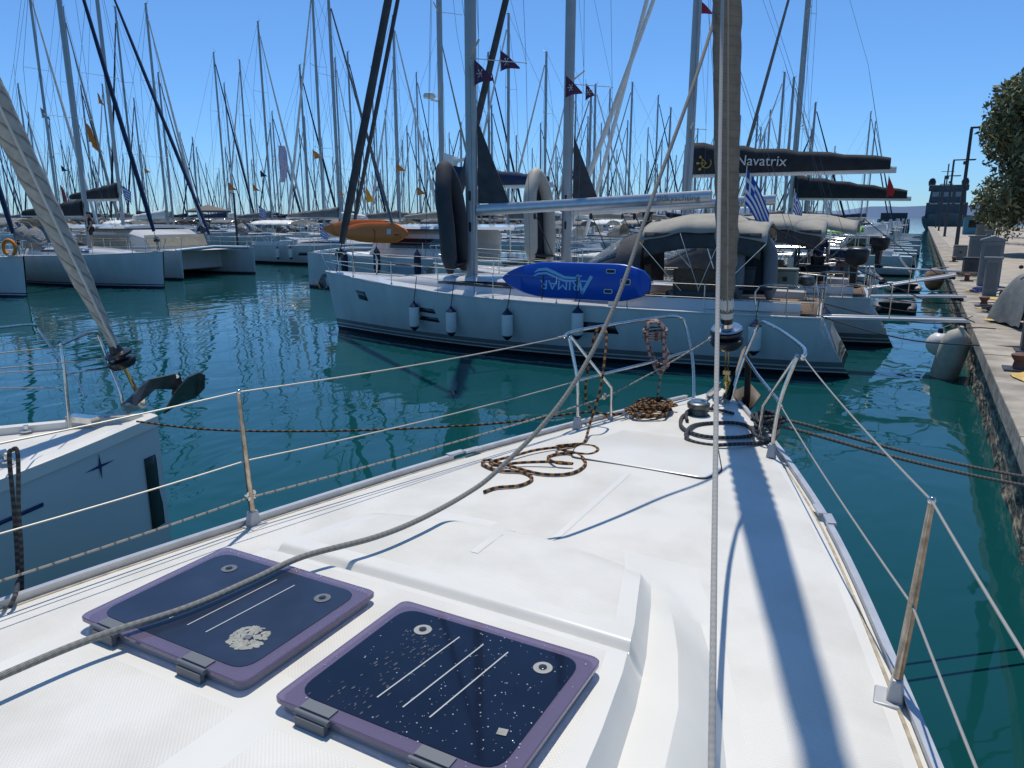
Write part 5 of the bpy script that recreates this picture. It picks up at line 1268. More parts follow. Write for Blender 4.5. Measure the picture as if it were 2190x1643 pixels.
b.tube(P, rs, 18); g = b.build('furled_genoa', roll_mat('sailcloth_grey', (.40, .385, .34), (.15, .145, .13), .26, .5, .72, .9), tN, angle=25)  # darker spiral bands put the shading between sail wraps into the colour
b = MB(); b.tube([p+Vector((r_*.97, -.1*r_, 0)) for p, r_ in zip(P, rs)], .011, 6); b.build('luff_line', sailc, g)
# neighbour's anchor
A0 = ony(285, 872, 4.02); A1 = ony(372, 800, 4.35); A2 = ony(384, 832, 4.42); A3 = ony(438, 802, 4.62); A4 = ony(350, 885, 4.3); A5 = ony(437, 830, 4.66)
b = MB(); k = Vector((.02, .02, 0))
b.prism([nl(p) for p in (ony(270, 858, 3.95), ony(318, 812, 4.15), A1, A2, ony(330, 830, 4.2), ony(288, 866, 3.98))], (.028, .0, 0)); 
b.add([nl(A4), nl(ony(375, 838, 4.32)), nl(ony(402, 806, 4.36)), nl(ony(426, 796, 4.55)), nl(A3), nl(A5), nl(ony(418, 850, 4.66)), nl(ony(385, 862, 4.5))], [(0, 1, 7), (1, 2, 6, 7), (2, 3, 4, 5, 6)])
b.add([nl(ony(378, 832, 4.40)), nl(ony(383, 795, 4.40)), nl(ony(390, 822, 4.46)), nl(ony(386, 846, 4.5))], [(0, 1, 2), (0, 2, 3)])
b.tube([nl(ony(378, 806, 4.36)), nl(ony(372, 842, 4.42))], .016, 8)
b.build('anchor', galv, tN, solid=.015, smooth=False)
b = MB(); b.prism([nl(p) for p in (ony(256, 862, 3.98), ony(300, 846, 4.12), ony(302, 866, 4.14), ony(262, 880, 3.99))], (.012, 0, 0)); b.prism([nl(p)+Vector((.10, 0, 0)) for p in (ony(256, 862, 3.98), ony(300, 846, 4.12), ony(302, 866, 4.14), ony(262, 880, 3.99))], (.012, 0, 0)); q_ = nl(ony(298, 858, 4.12)); b.tube([q_, q_+Vector((.11, 0, 0))], .03, 10); b.build('bow_roller', steel, tN)
for (x_, y_) in ((-.42, 5.0), (.40, 4.7)):
    b = MB(); b.lathe((x_, y_, hN.fb-.03), [(.05, 0), (.05, .01), (.02, .02), (.02, .05)], 12); b.build('pulpit_foot', steel, tN)
b = MB(); b.prism([Vector((x_, y_, hN.fb-.012)) for x_, y_ in ((-.30, 4.1), (.30, 4.1), (.22, 4.75), (-.22, 4.75))], (0, 0, .014)); b.build('locker_lid', gel, tN, bevel=.006)
b = MB(); p = onz(262, 885, 1.63); b.tube([nl((p.x-.1, p.y-.1, 1.62)), nl((p.x+.08, p.y+.02, 1.63))], .018, 8); b.box(nl((p.x-.25, p.y-.2, 1.60)), (.28, .1, .05), (0, 0, .5)); b.build('bow_cleat', steel, tN)
# ================================================================== STERNS, GANGWAYS, PEOPLE, GEAR ON THE QUAY ROW
def local(rootc, rz, p): return Matrix.Translation(rootc)@Matrix.Rotation(rz, 4, 'Z')@Vector(p)
def crate_box(p, d, m, name, label, cat, rz=0, lidm=None):
    t = thing(name, label, cat, p, rz); b = MB(); b.box((0, 0, d[2]/2), d); b.build('body', m, t, bevel=.03)
    b = MB(); b.box((0, 0, d[2]+.03), (d[0]*1.04, d[1]*1.04, .05)); b.build('lid', lidm or m, t, bevel=.02)
    b = MB(); b.box((0, -d[1]/2-.012, d[2]*.55), (.09, .02, .09)); b.build('catch', black, t); return t
outboard(ony(1612, 528, 17.0)+Vector((0, 0, -.05)), R(100), 'large dark outboard motor clamped on the near yacht stern rail', 1.0)
outboard(ony(1828, 550, 21.2)+Vector((0, 0, -.1)), R(80), 'black outboard motor with pale top line on the second yacht stern rail', 1.05)
outboard(ony(1880, 528, 26.5), R(60), 'black outboard motor on the third yacht stern rail', 1.0)
d3 = dinghy(ony(1610, 640, 16.7), R(25), 'grey dinghy hoisted upright on the near yacht stern beside the rolled genoa', rubtube, blackc, 1.45, 1.0, .15, R(-6))
def gangway(p0, p1, label, w=.38):
    p0, p1 = Vector(p0), Vector(p1); d = p1-p0; L = d.length; t = thing('gangway', label, 'gangway', p0, math.atan2(-d.x, d.y)); t.rotation_euler = (math.asin(d.z/L), 0, t.rotation_euler.z)
    b = MB(); b.box((0, L/2, 0), (w-.08, L, .025)); b.build('plank', mat('plank_pale', (.50, .48, .44), .45) if 'plank_pale' not in MATS else MATS['plank_pale'], t)
    b = MB()
    for s in (-1, 1): b.box((s*w/2, L/2, .005), (.06, L, .06))
    b.build('side_rail', alu, t, bevel=.008)
    b = MB(); b.tube([(-w/2, L-.1, -.07), (w/2, L-.1, -.07)], .05, 10); b.build('roller', rubber, t)
    b = MB()
    for k in (.1, .55): b.tube([(w/2+.02, L*k, 0), (w/2+.02, L*k, .75)], .011, 6)
    b.build('post', steel, t); return t
gangway(ony(1700, 676, 17.4), onz(2068, 686, 1.16), 'bright gangway reaching from the near yacht stern to the quay')
gangway(ony(1772, 634, 21.3), onz(2055, 634, 1.16), 'long gangway from the second yacht stern to the quay')
gangway(ony(1850, 618, 25.6), onz(2042, 588, 1.55), 'tilted gangway of the third yacht, its quay end raised')
gangway(Vector((-2.3, 33.6, 1.3)), Vector((1.5, 33.6, 1.2)), 'gangway behind the tilted one, from the black bag catamaran')
random.seed(21)
for k, (y0, lab) in enumerate(((16.6, 'dark slack stern line low in front of the nearest gangway'), (18.9, 'stern line crossing under the second gangway'), (21.0, 'stern line between the second and third gangway'), (23.6, 'stern line just beyond the second gangway'), (27.6, 'stern line beyond the tilted gangway'), (31.0, 'stern line of the black bag catamaran'))):
    x0 = -1.75-.1*k; a = Vector((x0, y0, 1.28)); e = Vector((2.0, y0+random.uniform(-1.6, .6), 1.1)); m_ = a.lerp(e, .5)+Vector((0, 0, -.22))
    rope('mooring_line', [a, a.lerp(e, .25)+Vector((0, 0, -.15)), m_, a.lerp(e, .78)+Vector((0, 0, -.12)), e], .014, rope_dk, lab, k=5, group='stern lines of the quay row')
for k, (p0, p1, lab) in enumerate((((1620, 470, 17.9), (2085, 690, 1.1), 'dark line slanting from the first bimini down to the quay'), ((1850, 470, 26), (2040, 610, 1.1), 'dark line slanting from the third bimini down to the quay'))):
    a = ony(*p0); e = onz(*p1); rope('mooring_line', [a, a.lerp(e, .5)+Vector((0, 0, -.05)), e], .012, rope_dk, lab, k=4)
person(local(A_C, A_R, (.2, -4.5, 1.22))+Vector((1.65, 4.2, 0)), R(200), 'man in navy shirt and dark cap under the second bimini', mat('navy_shirt', (.012, .02, .06), .9), blackc, hat=black)
pp_ = ony(1382, 482, 27.5); person(Vector((pp_.x, pp_.y, 2.05)), R(60), 'man in black with dark hair behind the long lettered boom', blackc, blackc, H=1.85, arm={'elL': (-.33, .12, 1.22), 'wrL': (-.40, .35, 1.15), 'hnL': (-.42, .42, 1.15)})
p = ony(1680, 617, 17.6); crate_box(p, (.48, .34, .40), greyc if False else mat('locker_sage', (.22, .24, .19), .6), 'deck_box', 'sage grey storage box with dark round catch on the near yacht stern', 'box')
p = ony(1590, 615, 16.9); crate_box(p, (.5, .35, .42), dgreyc, 'deck_box', 'dark covered box below the upright grey dinghy', 'box')
p = ony(1745, 600, 21.4); crate_box(p, (.5, .4, .35), blackc, 'deck_box', 'black box on the second yacht stern rail', 'box')
p = ony(1800, 592, 22.6); crate_box(p, (.35, .35, .4), mat('locker_brown', (.16, .12, .09), .6), 'deck_box', 'brown box on the stern next to the black outboard', 'box')
def lifering(p, rz, label, m=whitep):
    t = thing('lifebuoy', label, 'lifebuoy', p, rz); b = MB(); b.tube([(.27*math.cos(a), 0, .30*math.sin(a)) for a in [R(-60)+R(300)*i/20 for i in range(21)]], .07, 10); b.build('ring', m, t)
    b = MB(); b.box((0, 0, -.32), (.2, .1, .08)); b.build('pouch', whitep, t)
lifering(ony(20, 530, 17.0), R(20), 'orange horseshoe lifebuoy at the left edge', orangec)
# row of small motor boats and tenders further along the quay
def motorboat(name, label, loc, rz, L=7.5, group=None, fly=True, m=gelh):
    t = thing(name, label, 'motor boat', loc, rz, group); h = Hull(L, L*.33, 1.25, .95, .9, blunt=2.4, over=.6, scoop=0)
    make_hull(h, t, hull_red, 20); b = MB(); b.grid(lambda u, v: Vector((h.pt(u, 1, 1).x*(2*v-1)*.99, h.y(u), h.sz(u)-.02)), 14, 4); b.build('deck', m, t)
    b = MB(); w = L*.12; b.loft([[(w*k, y, z), (-w*k, y, z), (-w*k*.9, y, z+hh), (w*k*.9, y, z+hh)] for y, k, z, hh in ((-L*.12, 1, .9, 1.15), (L*.06, 1, .95, 1.15), (L*.20, .85, 1.0, .25))]); c = b.build('cabin', m, t, bevel=.04)
    for s in (-1, 1): b = MB(); b.prism([(s*w*.985, -L*.10, 1.45), (s*w*.985, L*.07, 1.45), (s*w*.94, L*.05, 1.95), (s*w*.94, -L*.10, 1.95)], (s*.03, 0, 0)); b.build('cabin_window', darkgl, c, smooth=False)
    b = MB(); b.prism([(w*.85, L*.155, 1.42), (w*.86, L*.085, 1.95), (-w*.86, L*.085, 1.95), (-w*.85, L*.155, 1.42)], (0, .03, .02)); b.build('cabin_window', darkgl, c, smooth=False)
    b = MB(); b.box((0, -L*.05, 2.12), (w*2.3, L*.36, .06)); b.build('roof', m, t, bevel=.02)
    if fly:
        b = MB(); b.box((0, -L*.02, 2.4), (w*1.5, L*.16, .45), taper=.8); b.tube([(-w, -L*.2, .95), (-w, -L*.22, 3.0), (w, -L*.22, 3.0), (w, -L*.2, .95)], .03, 6); b.build('flybridge', m, t, bevel=.02)
    b = MB()
    for s in (-1, 1): pts = [h.pt(k, 1, s)+Vector((-s*.05, 0, 0)) for k in (.45, .6, .75, .88, .97)]; b.tube([q+Vector((0, 0, .5)) for q in pts], .014, 5); [b.tube([q, q+Vector((0, 0, .5))], .012, 5) for q in pts]
    b.build('bow_rail', steel, t); return t
mb = motorboat('motor_boat', 'white motor boat moored along the distant quay', (-3.6, 52, 0), R(90), 6.5, 'motor boats along the distant quay')
rr = random.Random(5)
for k in range(13):
    y = 56+k*5.2+rr.uniform(-.5, .5)
    copy_tree(mb, (-3.4+rr.uniform(-.8, .3), y, 0), R(90+rr.uniform(-3, 3)))
gb = thing('canopy_boat', 'low boat with a bright lime green canopy before the far motor yachts', 'boat', (-5.6, 57.5-16, 0), R(90))
h = Hull(7, 2.4, 1.0, .8); make_hull(h, gb, hull_red, 16); b = MB(); b.box((0, 0, .8), (2.0, 5.8, .05)); b.build('deck', gelh, gb)
b = MB(); b.grid(lambda u, v: Vector(((2*v-1)*1.2, -3.0+5.4*u, 2.75-.25*(2*v-1)**2)), 8, 6); c_ = b.build('canopy', lime, gb, solid=.03); b = MB()
for s in (-1, 1):
    for y in (-2.8, 0, 2.2): b.tube([(s*1.05, y, .8), (s*1.05, y, 2.52)], .02, 6)
b.build('canopy_post', steel, c_)
# green and white tender/rib on trailer-like chocks near stern rows
dinghy(Vector((-.55, 28.6, .16)), R(0), 'dark grey tender floating between the third yacht and the quay', rubtube, blackc, 2.6, 1.4, .19, R(-90))
dinghy(Vector((-.35, 37.0, .16)), R(8), 'beige tender floating between the far sterns and the quay', rubtubel, blackc, 2.7, 1.4, .2, R(-90))
for k_, (px_, py_, yv_, lb_) in enumerate(((1762, 690, 17.5, 'pale fender at the corner of the near yacht stern'), (1815, 660, 21.9, 'pale fender at the corner of the second yacht stern'), (1868, 610, 26.8, 'pale fender at the corner of the third yacht stern'))):
    p_ = ony(px_, py_, yv_); fender(p_, .62, .15, (-.12, .0, .55), lb_, fender_w, fender_b, group='fenders on the sterns')
for k_, (x_, y_, z_) in enumerate(((-2.3, 19.0, 1.75), (-2.2, 23.6, 1.75))):
    t = thing('barbecue', ('near' if k_ == 0 else 'second')+' yacht steel barbecue clamped on its stern rail', 'barbecue', (x_, y_, z_)); b = MB(); b.lathe((0, 0, 0), [(.06, -.12), (.2, -.04), (.22, .04), (.18, .14), (.05, .19)], 16); b.build('kettle', galv, t); b = MB(); b.tube([(0, 0, -.12), (0, 0, -.5)], .018, 6); b.build('stem', steel, t)
for k_, (x_, y_, w_, h_) in enumerate(((-2.9, 22.4, .9, .5), (-3.3, 27.0, 1.0, .55), (-2.8, 31.6, .8, .6))):
    crate_box((x_, y_, 1.36), (w_, .5, h_), (blackc, dgreyc, navy)[k_], 'deck_box', ('black covered locker on the second yacht stern deck', 'grey covered locker on the third yacht stern deck', 'navy covered locker on the black bag catamaran stern')[k_], 'box', .1)
hG = Hull(10.4, 3.5, 1.4, 1.15)
yG = thing('sailing_yacht', 'yacht with a black tapering sail bag, right of the lettered one', 'sailing yacht', (-6.2, 48.3, 0), R(90))
make_hull(hG, yG, hull_plain); make_deck(hG, yG, gelh, .3, .84, .45, .6); make_mast(hG, yG, .9, 21, mastd if False else mastm, .16, 1.6, 2, 1.2, .5); make_rig(hG, yG, .9, 21, .01, 1.2, .5); make_genoa(hG, yG, .9, 21, greyc, .1)
make_boom(yG, .9, 4.35, 6.4, .13, gelh, blackc, 1.15, .25, sag=-.1)
copy_y = [(97, -.079, 19.0), (120, -.066, 17.7), (133, -.060, 17.7)]

# ================================================================== THE MAST FOREST
def proto(kind, L, B, H, genoa, cover, hullm, canopy, pname='sailing_yacht', mm=mastm, hood=True):
    h = Hull(L, B, 1.6*L/12, 1.25*L/12, over=.3)
    lab = {'g': 'distant white yacht with a grey sail cover in the forest of masts', 'n': 'distant white yacht with a navy sail cover in the forest of masts', 'b': 'distant white yacht with a black sail bag in the forest of masts', 'w': 'distant white yacht with a pale sail cover in the forest of masts', 'e': 'distant white yacht with beige canopy and sail cover in the forest of masts'}[kind]
    t = thing(pname, lab, 'sailing yacht', (0, 0, 0), 0, 'yachts in the forest of masts')
    make_hull(h, t, hullm, 14)
    make_deck(h, t, gelh, .3, .82, .38, .56, cock=False)
    make_mast(h, t, L*.11, H, mm, .125, 1.6, 2, 1.1, .35, holes=False)
    make_rig(h, t, L*.11, H, .012, 1.1, .35)
    make_genoa(h, t, L*.11, H, genoa, .095)
    make_boom(t, L*.11, 3.1, L*.40, .11, alu, cover, .62, .24)
    make_canopy(t, 'bimini', -L*.47, -L*.24, B*.78, 2.95, canopy, .25, .15, 1, 1.3)
    if hood: make_sprayhood(t, -L*.20, -L*.09, B*.62, 1.55, 2.65, canopy)
    return t
protos = [proto('g', 12.2, 3.95, 17, whitec, greyc, hull_plain, greyc), proto('n', 12.5, 4.0, 17.5, navy, navy, hull_navy, navy), proto('b', 11.8, 3.9, 16.5, blackc, blackc, hull_red, dgreyc, mm=mastd),
          proto('w', 11.5, 3.8, 16, whitec, whitec, hull_plain, whitec), proto('e', 12.0, 3.9, 17, beigec, beigec, hull_plain, beigec)]
PD = [(12.2, 17), (12.5, 17.5), (11.8, 16.5), (11.5, 16), (12.0, 17)]
occ = []     # occupied berths: (xmin,xmax,ymin,ymax)
def block(x0, x1, y0, y1): occ.append((x0, x1, y0, y1))
block(-15.6, 1.2, 14, 51.5); block(-26.5, -13.2, 25.5, 33); block(-47, -30.5, 14.5, 43); block(-30.5, 0, -20, 33); block(-5.2, 1, 50, 140); block(-33.5, -26, 20, 44)
def free(x0, x1, y0, y1):
    return all(x1 < a or x0 > c or y1 < e or y0 > g for a, c, e, g in occ)
used_first = set()
def place(pi_, mx, my, H, sgn):
    L, Hp = PD[pi_]; k = H/Hp
    cx = mx-sgn*L*.11; x0, x1 = cx-L/2-.9, cx+L/2+.5; y0, y1 = my-2.15, my+2.15
    if not free(x0, x1, y0, y1): return False
    occ.append((x0, x1, y0, y1))
    pr_ = protos[pi_]
    if pi_ not in used_first:
        used_first.add(pi_); KIDS[pr_.name] = [(c, kids(c)) for c in kids(pr_)]; r = pr_; r.location = (cx, my, 0); r.rotation_euler = (0, 0, R(-90*sgn)); firsts.append((r, k))
    else:
        r = copy_tree(pr_, (cx, my, 0), R(-90*sgn)+fr.uniform(-.035, .035)); fix(r, k)
    return True
def fix(r, k):
    for c in scn_children(r):
        if c.name.startswith(('mast', 'standing_rigging', 'furled_genoa')): c.scale.z = k
def scn_children(r): return [c for c in r.children]
fr = random.Random(31); firsts = []
TOPS = [(38, 179), (60, -40), (135, 15), (173, 183), (218, 180), (245, 15), (285, 210), (313, 8), (338, 155), (457, 112), (480, 178), (511, 128), (552, 46), (385, 283), (420, 315), (413, 328), (482, 315), (536, 255), (582, 238), (577, 263), (642, 139), (650, 249), (640, 275), (665, -40), (688, 296), (717, 124), (744, 111), (724, 300), (793, 143), (803, 258), (841, 33), (840, 123), (823, 236), (816, 296), (891, 155), (887, 231), (941, 61), (946, 268), (961, 284), (906, 280), (759, 333), (1045, 112), (1086, 29), (1052, 225), (1167, 111), (1157, 263), (1139, 317), (1224, 137), (1231, 196), (1257, 249), (1263, 194), (1275, 180), (1287, 263), (1306, 190), (1352, 176), (1342, 258), (1387, 273), (1409, 204), (1416, 298), (1434, 230), (1430, 318), (1446, 332), (1492, 275), (1649, 235), (1620, 247), (1627, 272), (1636, 279), (1583, 247), (1527, 283), (1846, 162), (1864, 238), (1874, 259),
        (104, 250), (130, 300), (165, 250), (60, 240), (230, 290), (262, 330), (300, 310), (355, 300), (440, 350), (505, 330), (610, 330), (670, 320), (775, 300), (860, 300), (925, 330), (985, 300), (1105, 290), (1190, 300), (1320, 320), (1370, 330), (1465, 310), (1548, 300), (1600, 330), (1665, 300), (1688, 330), (15, 300), (30, 330)]
TOPS.sort(key=lambda q: q[1])
placed = 0
for (px, py) in TOPS:
    d = ray(px, py); hlen = math.hypot(d.x, d.y); el = d.z/hlen; done = False
    cand = [17, 16, 18, 15, 19, 14.5, 20, 21, 14, 22, 13.5, 23, 13, 24]
    if py < 60: cand = [18.5, 19, 20, 17.5, 21, 22, 23, 24, 25]
    for H in cand:
        D = (H-CZ)/el; x, y = d.x/hlen*D, d.y/hlen*D
        if D < 42: continue
        idx = fr.choice((0, 0, 1, 2, 2, 3, 4)); sg = fr.choice((-1, 1))
        for sgn in (sg, -sg):
            if place(idx, x, y, H, sgn): done = True; break
        if done: break
    placed += done
# background fill: further rows
for k in range(1500):
    if len(occ) > 200: break
    px = fr.uniform(-40, 1700) if fr.random() < .93 else fr.uniform(1700, 1780); D = fr.uniform(62, 230); d = ray(px, 440); hl = math.hypot(d.x, d.y)
    x, y = d.x/hl*D, d.y/hl*D; H = fr.uniform(13.5, 17)
    y = round(y/4.6)*4.6
    top_el = (H-CZ)/D
    if D < 85 and fr.random() < .75: continue
    place(fr.choice((0, 0, 1, 2, 3, 4)), x, y, H, fr.choice((-1, 1)))
for r, k in firsts:
    for c in kids(r):
        if c.name.startswith(('mast', 'standing_rigging', 'furled_genoa')): c.scale.z = k
print('placed', placed, len(TOPS), len(occ))
# far motor yachts at the end of the basin
my = motorboat('motor_yacht', 'white motor yacht far away at the end of the basin', (-9, 150, 0), R(180), 16, 'far motor yachts')
for c in kids(my): c.location = (0, 0, 0)
for k, (x, y) in enumerate(((-16, 156), (-23, 150), (-30, 158), (-12, 172), (-37, 152), (-44, 160))): copy_tree(my, (x, y, 0), R(180+rr.uniform(-8, 8)))
# small signal flags and banner among the masts
fl = [((183, 262), 60, 2.6, 2.3, orangec, 'long orange streamer blowing between the left masts', 1.0), ((193, 290), 60, 1.6, 1.4, orangec, 'orange pennant just under the long orange streamer', 1.0), ((208, 198), 60, 1.0, 1.3, orangec, 'small orange pennant high on the left masts', .9), ((86, 230), 55, 1.3, 1.2, beigec, 'tan pennant left of the tallest left mast', .6),
      ((671, 322), 62, 1.1, .9, orangec, 'orange pennant left of the dark leaning furled sail', .3), ((848, 350), 62, 1.0, .8, orangec, 'orange pennant left of the navy sail bag', .3), ((782, 400), 60, 1.0, 1.6, mat('amber_cloth', (.75, .33, .03), .8), 'amber pennant over the middle masts above the orange boards', .6), ((720, 398), 60, .8, 1.1, orangec, 'orange pennant hidden partly by the dark leaning sail', .4), ((893, 400), 60, .8, .8, orangec, 'orange pennant below the navy sail bag', .3),
      ((130, 354), 60, .9, .8, blackc, 'small black pennant right of the left edge sail', .3), ((128, 395), 45, 1.8, 2.2, mat('faded_red_cloth', (.30, .07, .06), .8), 'large faded red flag on the left, above a black sail cover', 1.2), ((308, 360), 60, .8, .6, orangec, 'orange pennant beside the second dark stay', .2), ((488, 390), 60, 1.0, .9, orangec, 'orange pennant on the dark lamp-like pole left of centre', .4), ((540, 394), 64, .9, .8, orangec, 'orange pennant at centre left, right of the one on the pole', .4),
      ((556, 365), 70, 1.0, .8, navy, 'navy pennant left of the pale feather banner', .3), ((1901, 375), 60, .8, 1.5, redc, 'red flag on a stay left of the quay lamps', .9)]
for (q, yv, w, hh, m_, lab, dr) in fl:
    pennant(ony(q[0], q[1], yv*.8), R(20), w*.8, hh*.8, m_, lab, droop=dr)
t = thing('feather_banner', 'pale pink feather banner standing among the masts', 'banner', ony(597, 312, 58), R(18)); b = MB()
b.grid(lambda u, v: Vector(((v-.15)*1.05*max(0, math.sin(pi*(.18+.72*u)))**.7*(1-.1*u), .06*math.sin(u*12), -3.6*u)), 14, 4); b.build('cloth', pinkflag, t, solid=.01); b = MB(); b.tube([(-.05, 0, .1), (-.15, 0, -5.5)], .03, 6); b.build('pole', whitep, t)
flag(ony(262, 398, 40), R(10), 1.1, 1.0, 'greek', 'Greek flag behind the left catamaran masts', staff=1.6, droop=.6); flag(ony(553, 440, 42), R(10), .9, .8, 'greek', 'Greek flag low over the boats left of centre', staff=1.2, droop=.6)
flag(ony(683, 478, 40), R(10), .9, .8, 'greek', 'Greek flag left of the orange boards', staff=1.2, droop=.6)
t = thing('parasol', 'brown parasol open over the boats left of centre', 'parasol', ony(445, 450, 44)); b = MB(); b.lathe((0, 0, 0), [(1.75, -.18), (1.75, -.02), (.9, .22), (.02, .45)], 8); b.build('canopy', mat('brown_cloth', (.15, .13, .11), .85), t, smooth=False); b = MB(); b.tube([(0, 0, -1.6), (0, 0, .4)], .04, 6); b.build('pole', black, t)
t = thing('pole', 'dark pole with orange pennant between the left catamarans', 'pole', ony(508, 520, 46)); b = MB(); b.tube([(0, 0, -1.2), (0, 0, 4.2)], .09, 8); b.tube([(0, 0, 4.1), (-.35, 0, 4.3)], .06, 6); b.build('shaft', polem, t)
# ================================================================== QUAY FURNITURE
def lamp(y, x, label, top=9.35, arm=2.2):
    t = thing('street_lamp', label, 'street lamp', (x, y, QZ-.01), 0, 'lamp posts along the quay')
    H = top-QZ; b = MB(); b.loft([[(sx*w, sy*w, z) for sx, sy in ((1, 1), (-1, 1), (-1, -1), (1, -1))] for z, w in ((0, .13), (H*.5, .115), (H, .10))]); b.build('shaft', polem, t, bevel=.01)
    b = MB(); b.box((arm/2-.08, 0, H+.06), (arm, .14, .13)); b.build('arm', polem, t, bevel=.01)
    b = MB(); b.box((arm*.72, 0, H-.01), (arm*.4, .22, .06)); b.build('lamp_head', polem, t)
    b = MB(); b.box((0, 0, .015), (.42, .42, .03)); b.lathe((-.14, 0, H*.72), [(.09, -.12), (.12, 0), (.09, .12)], 10); b.build('base_plate', polem, t)
lamp(15.15, 1.83, 'nearest dark lamp post, rising at the right edge of the picture')
for y, lab in ((63.8, 'second dark lamp post, its arm beside the tree'), (99, 'third dark lamp post along the quay'), (137, 'fourth dark lamp post along the quay'), (172, 'furthest dark lamp post, before the grey ship')): lamp(y, 2.35, lab)
def pedestal(p, d, gable, label, rz=0):
    t = thing('service_pedestal', label, 'pedestal', p, rz); b = MB(); b.box((0, 0, d[2]/2), d, taper=1.0); b.build('cabinet', greybox, t, bevel=.01)
    b = MB(); w = d[0]/2+.06; l = d[1]/2+.05; z = d[2]+.002
    if gable: b.prism([(-w, -l, z), (w, -l, z), (w, -l, z+.05), (0, -l, z+.17), (-w, -l, z+.05)], (0, 2*l, 0))
    else: b.box((0, 0, z+.025), (2*w, 2*l, .05))
    b.build('cap', greybox, t); b = MB(); b.box((0, -d[1]/2-.006, d[2]*.55), (d[0]*.7, .012, d[2]*.7)); b.build('door', mat('door_grey', (.11, .13, .14), .5) if 'door_grey' not in MATS else MATS['door_grey'], t); return t
pedestal((2.12, 29.3, QZ), (.62, .5, 1.45), True, 'grey gabled service cabinet, the tallest on the quay')
pedestal((1.92, 25.6, QZ), (.34, .34, 1.05), False, 'slim dark service post just in front of the gabled cabinet')
pedestal((2.25, 39.5, QZ), (.62, .4, 1.35), False, 'pale grey flat topped service cabinet behind the gabled one')
pedestal((2.62, 39.0, QZ), (.16, .16, 1.6), False, 'thin upright post beside the flat topped cabinet')
pedestal((5.0, 84, QZ), (.9, .5, 1.4), False, 'dark board shaped cabinet standing on the pavement near the tree')
def bollard(x, y, label):
    t = thing('bollard', label, 'bollard', (x, y, QZ-.002), 0, 'bollards on the quay edge'); b = MB(); b.lathe((0, 0, 0), [(.12, 0), (.09, .03), (.07, .13), (.11, .19), (.12, .23), (.06, .26), (.01, .26)], 16); b.build('post', rust, t); b = MB(); b.box((0, 0, .012), (.4, .4, .02)); b.build('base_plate', galv, t)
for k, (x, y) in enumerate(((1.5, 13.2), (1.6, 22.4), (1.6, 31), (1.6, 44))): bollard(x, y, ('nearest', 'second', 'third', 'fourth', 'fifth', 'sixth')[k]+' rusty bollard along the quay edge, counting from the camera')
# cloth covered scooter at the right edge
t = thing('covered_scooter', 'scooter under a grey cloth cover by the nearest lamp post', 'scooter', (1.98, 18.6, QZ), R(20))
b = MB(); b.grid(lambda u, v: Vector(((v-.5)*.62*(1.1-.25*math.sin(pi*u)), -.75+1.5*u, .06+(1.05*max(0, math.sin(pi*min(1, u*.9+.12)))**.5)*(max(0, math.sin(pi*v))**.35)+.02*math.sin(u*17+v*9))), 16, 12); b.build('cover', mat('scooter_cover', (.20, .21, .20), .8, bump=.8, bscale=5, var=.2), t)
for yv in (-.55, .55):
    b = MB(); b.tube([(0, yv+.19*math.cos(a), .25+.19*math.sin(a)) for a in [2*pi*i/16 for i in range(17)]], .06, 8); b.build('tyre', rubber, t)
b = MB(); b.tube(smooth_path([(-.34, -.55, 1.02), (-.15, -.5, 1.15), (.15, -.5, 1.15), (.34, -.55, 1.02)], 4), .02, 8); b.ball((-.30, -.42, 1.25), .05, 8, (1, .3, .8)); b.ball((.30, -.42, 1.25), .05, 8, (1, .3, .8)); b.build('handlebar', black, t)
b = MB(); b.box((0, .2, .03), (.3, .3, .06)); b.build('stand', galv, t)
def heap(name, p, r, m, label, cat, seed=1, zs=.5):
    rg = random.Random(seed); t = MB(); P = []
    for i in range(70): a = i*.83; k = .35+.65*rg.random(); P.append((r*k*math.cos(a), r*k*.9*math.sin(a), .02+.0035*i*zs))
    t.tube(smooth_path(P, 3), .014, 6); o = t.build(name, m); o.location = p; return tag(o, label, cat)
heap('hose_coil', (2.3, 15.9, QZ+.008), .28, mat('hose_yellow', (.45, .42, .05), .5), 'yellow green hose coiled beside the nearest lamp post', 'hose', 3)
heap('coiled_rope', (1.75, 21.2, QZ+.008), .35, rope_dk, 'dark rope coil on the quay beyond the nearest gangway', 'rope', 4)
heap('coiled_rope', (1.85, 26.5, QZ+.008), .4, mat('blue_line', (.02, .06, .22), .7), 'blue rope coil on the quay below the dark service post', 'rope', 5)
heap('coiled_rope', (1.75, 33.5, QZ+.008), .45, rope_mo, 'brown rope coil on the quay beyond the gabled cabinet', 'rope', 6)
crate_box((2.1, 13.6, QZ+.01), (.35, .25, .10), galv, 'junction_box', 'small flat metal box on the quay near the nearest lamp post', 'box', .3)
crate_box((2.2, 22.6, QZ+.01), (.5, .4, .35), blackc, 'crate', 'black crate on the quay before the slim service post', 'crate', .2)
crate_box((1.9, 34.8, QZ+.01), (.6, .5, .6), dgreyc, 'crate', 'dark covered crate on the quay beyond the gabled cabinet', 'crate', .1)
crate_box((1.9, 46.0, QZ+.01), (.6, .5, .7), greyc, 'crate', 'grey covered crate on the quay further along', 'crate', .1)
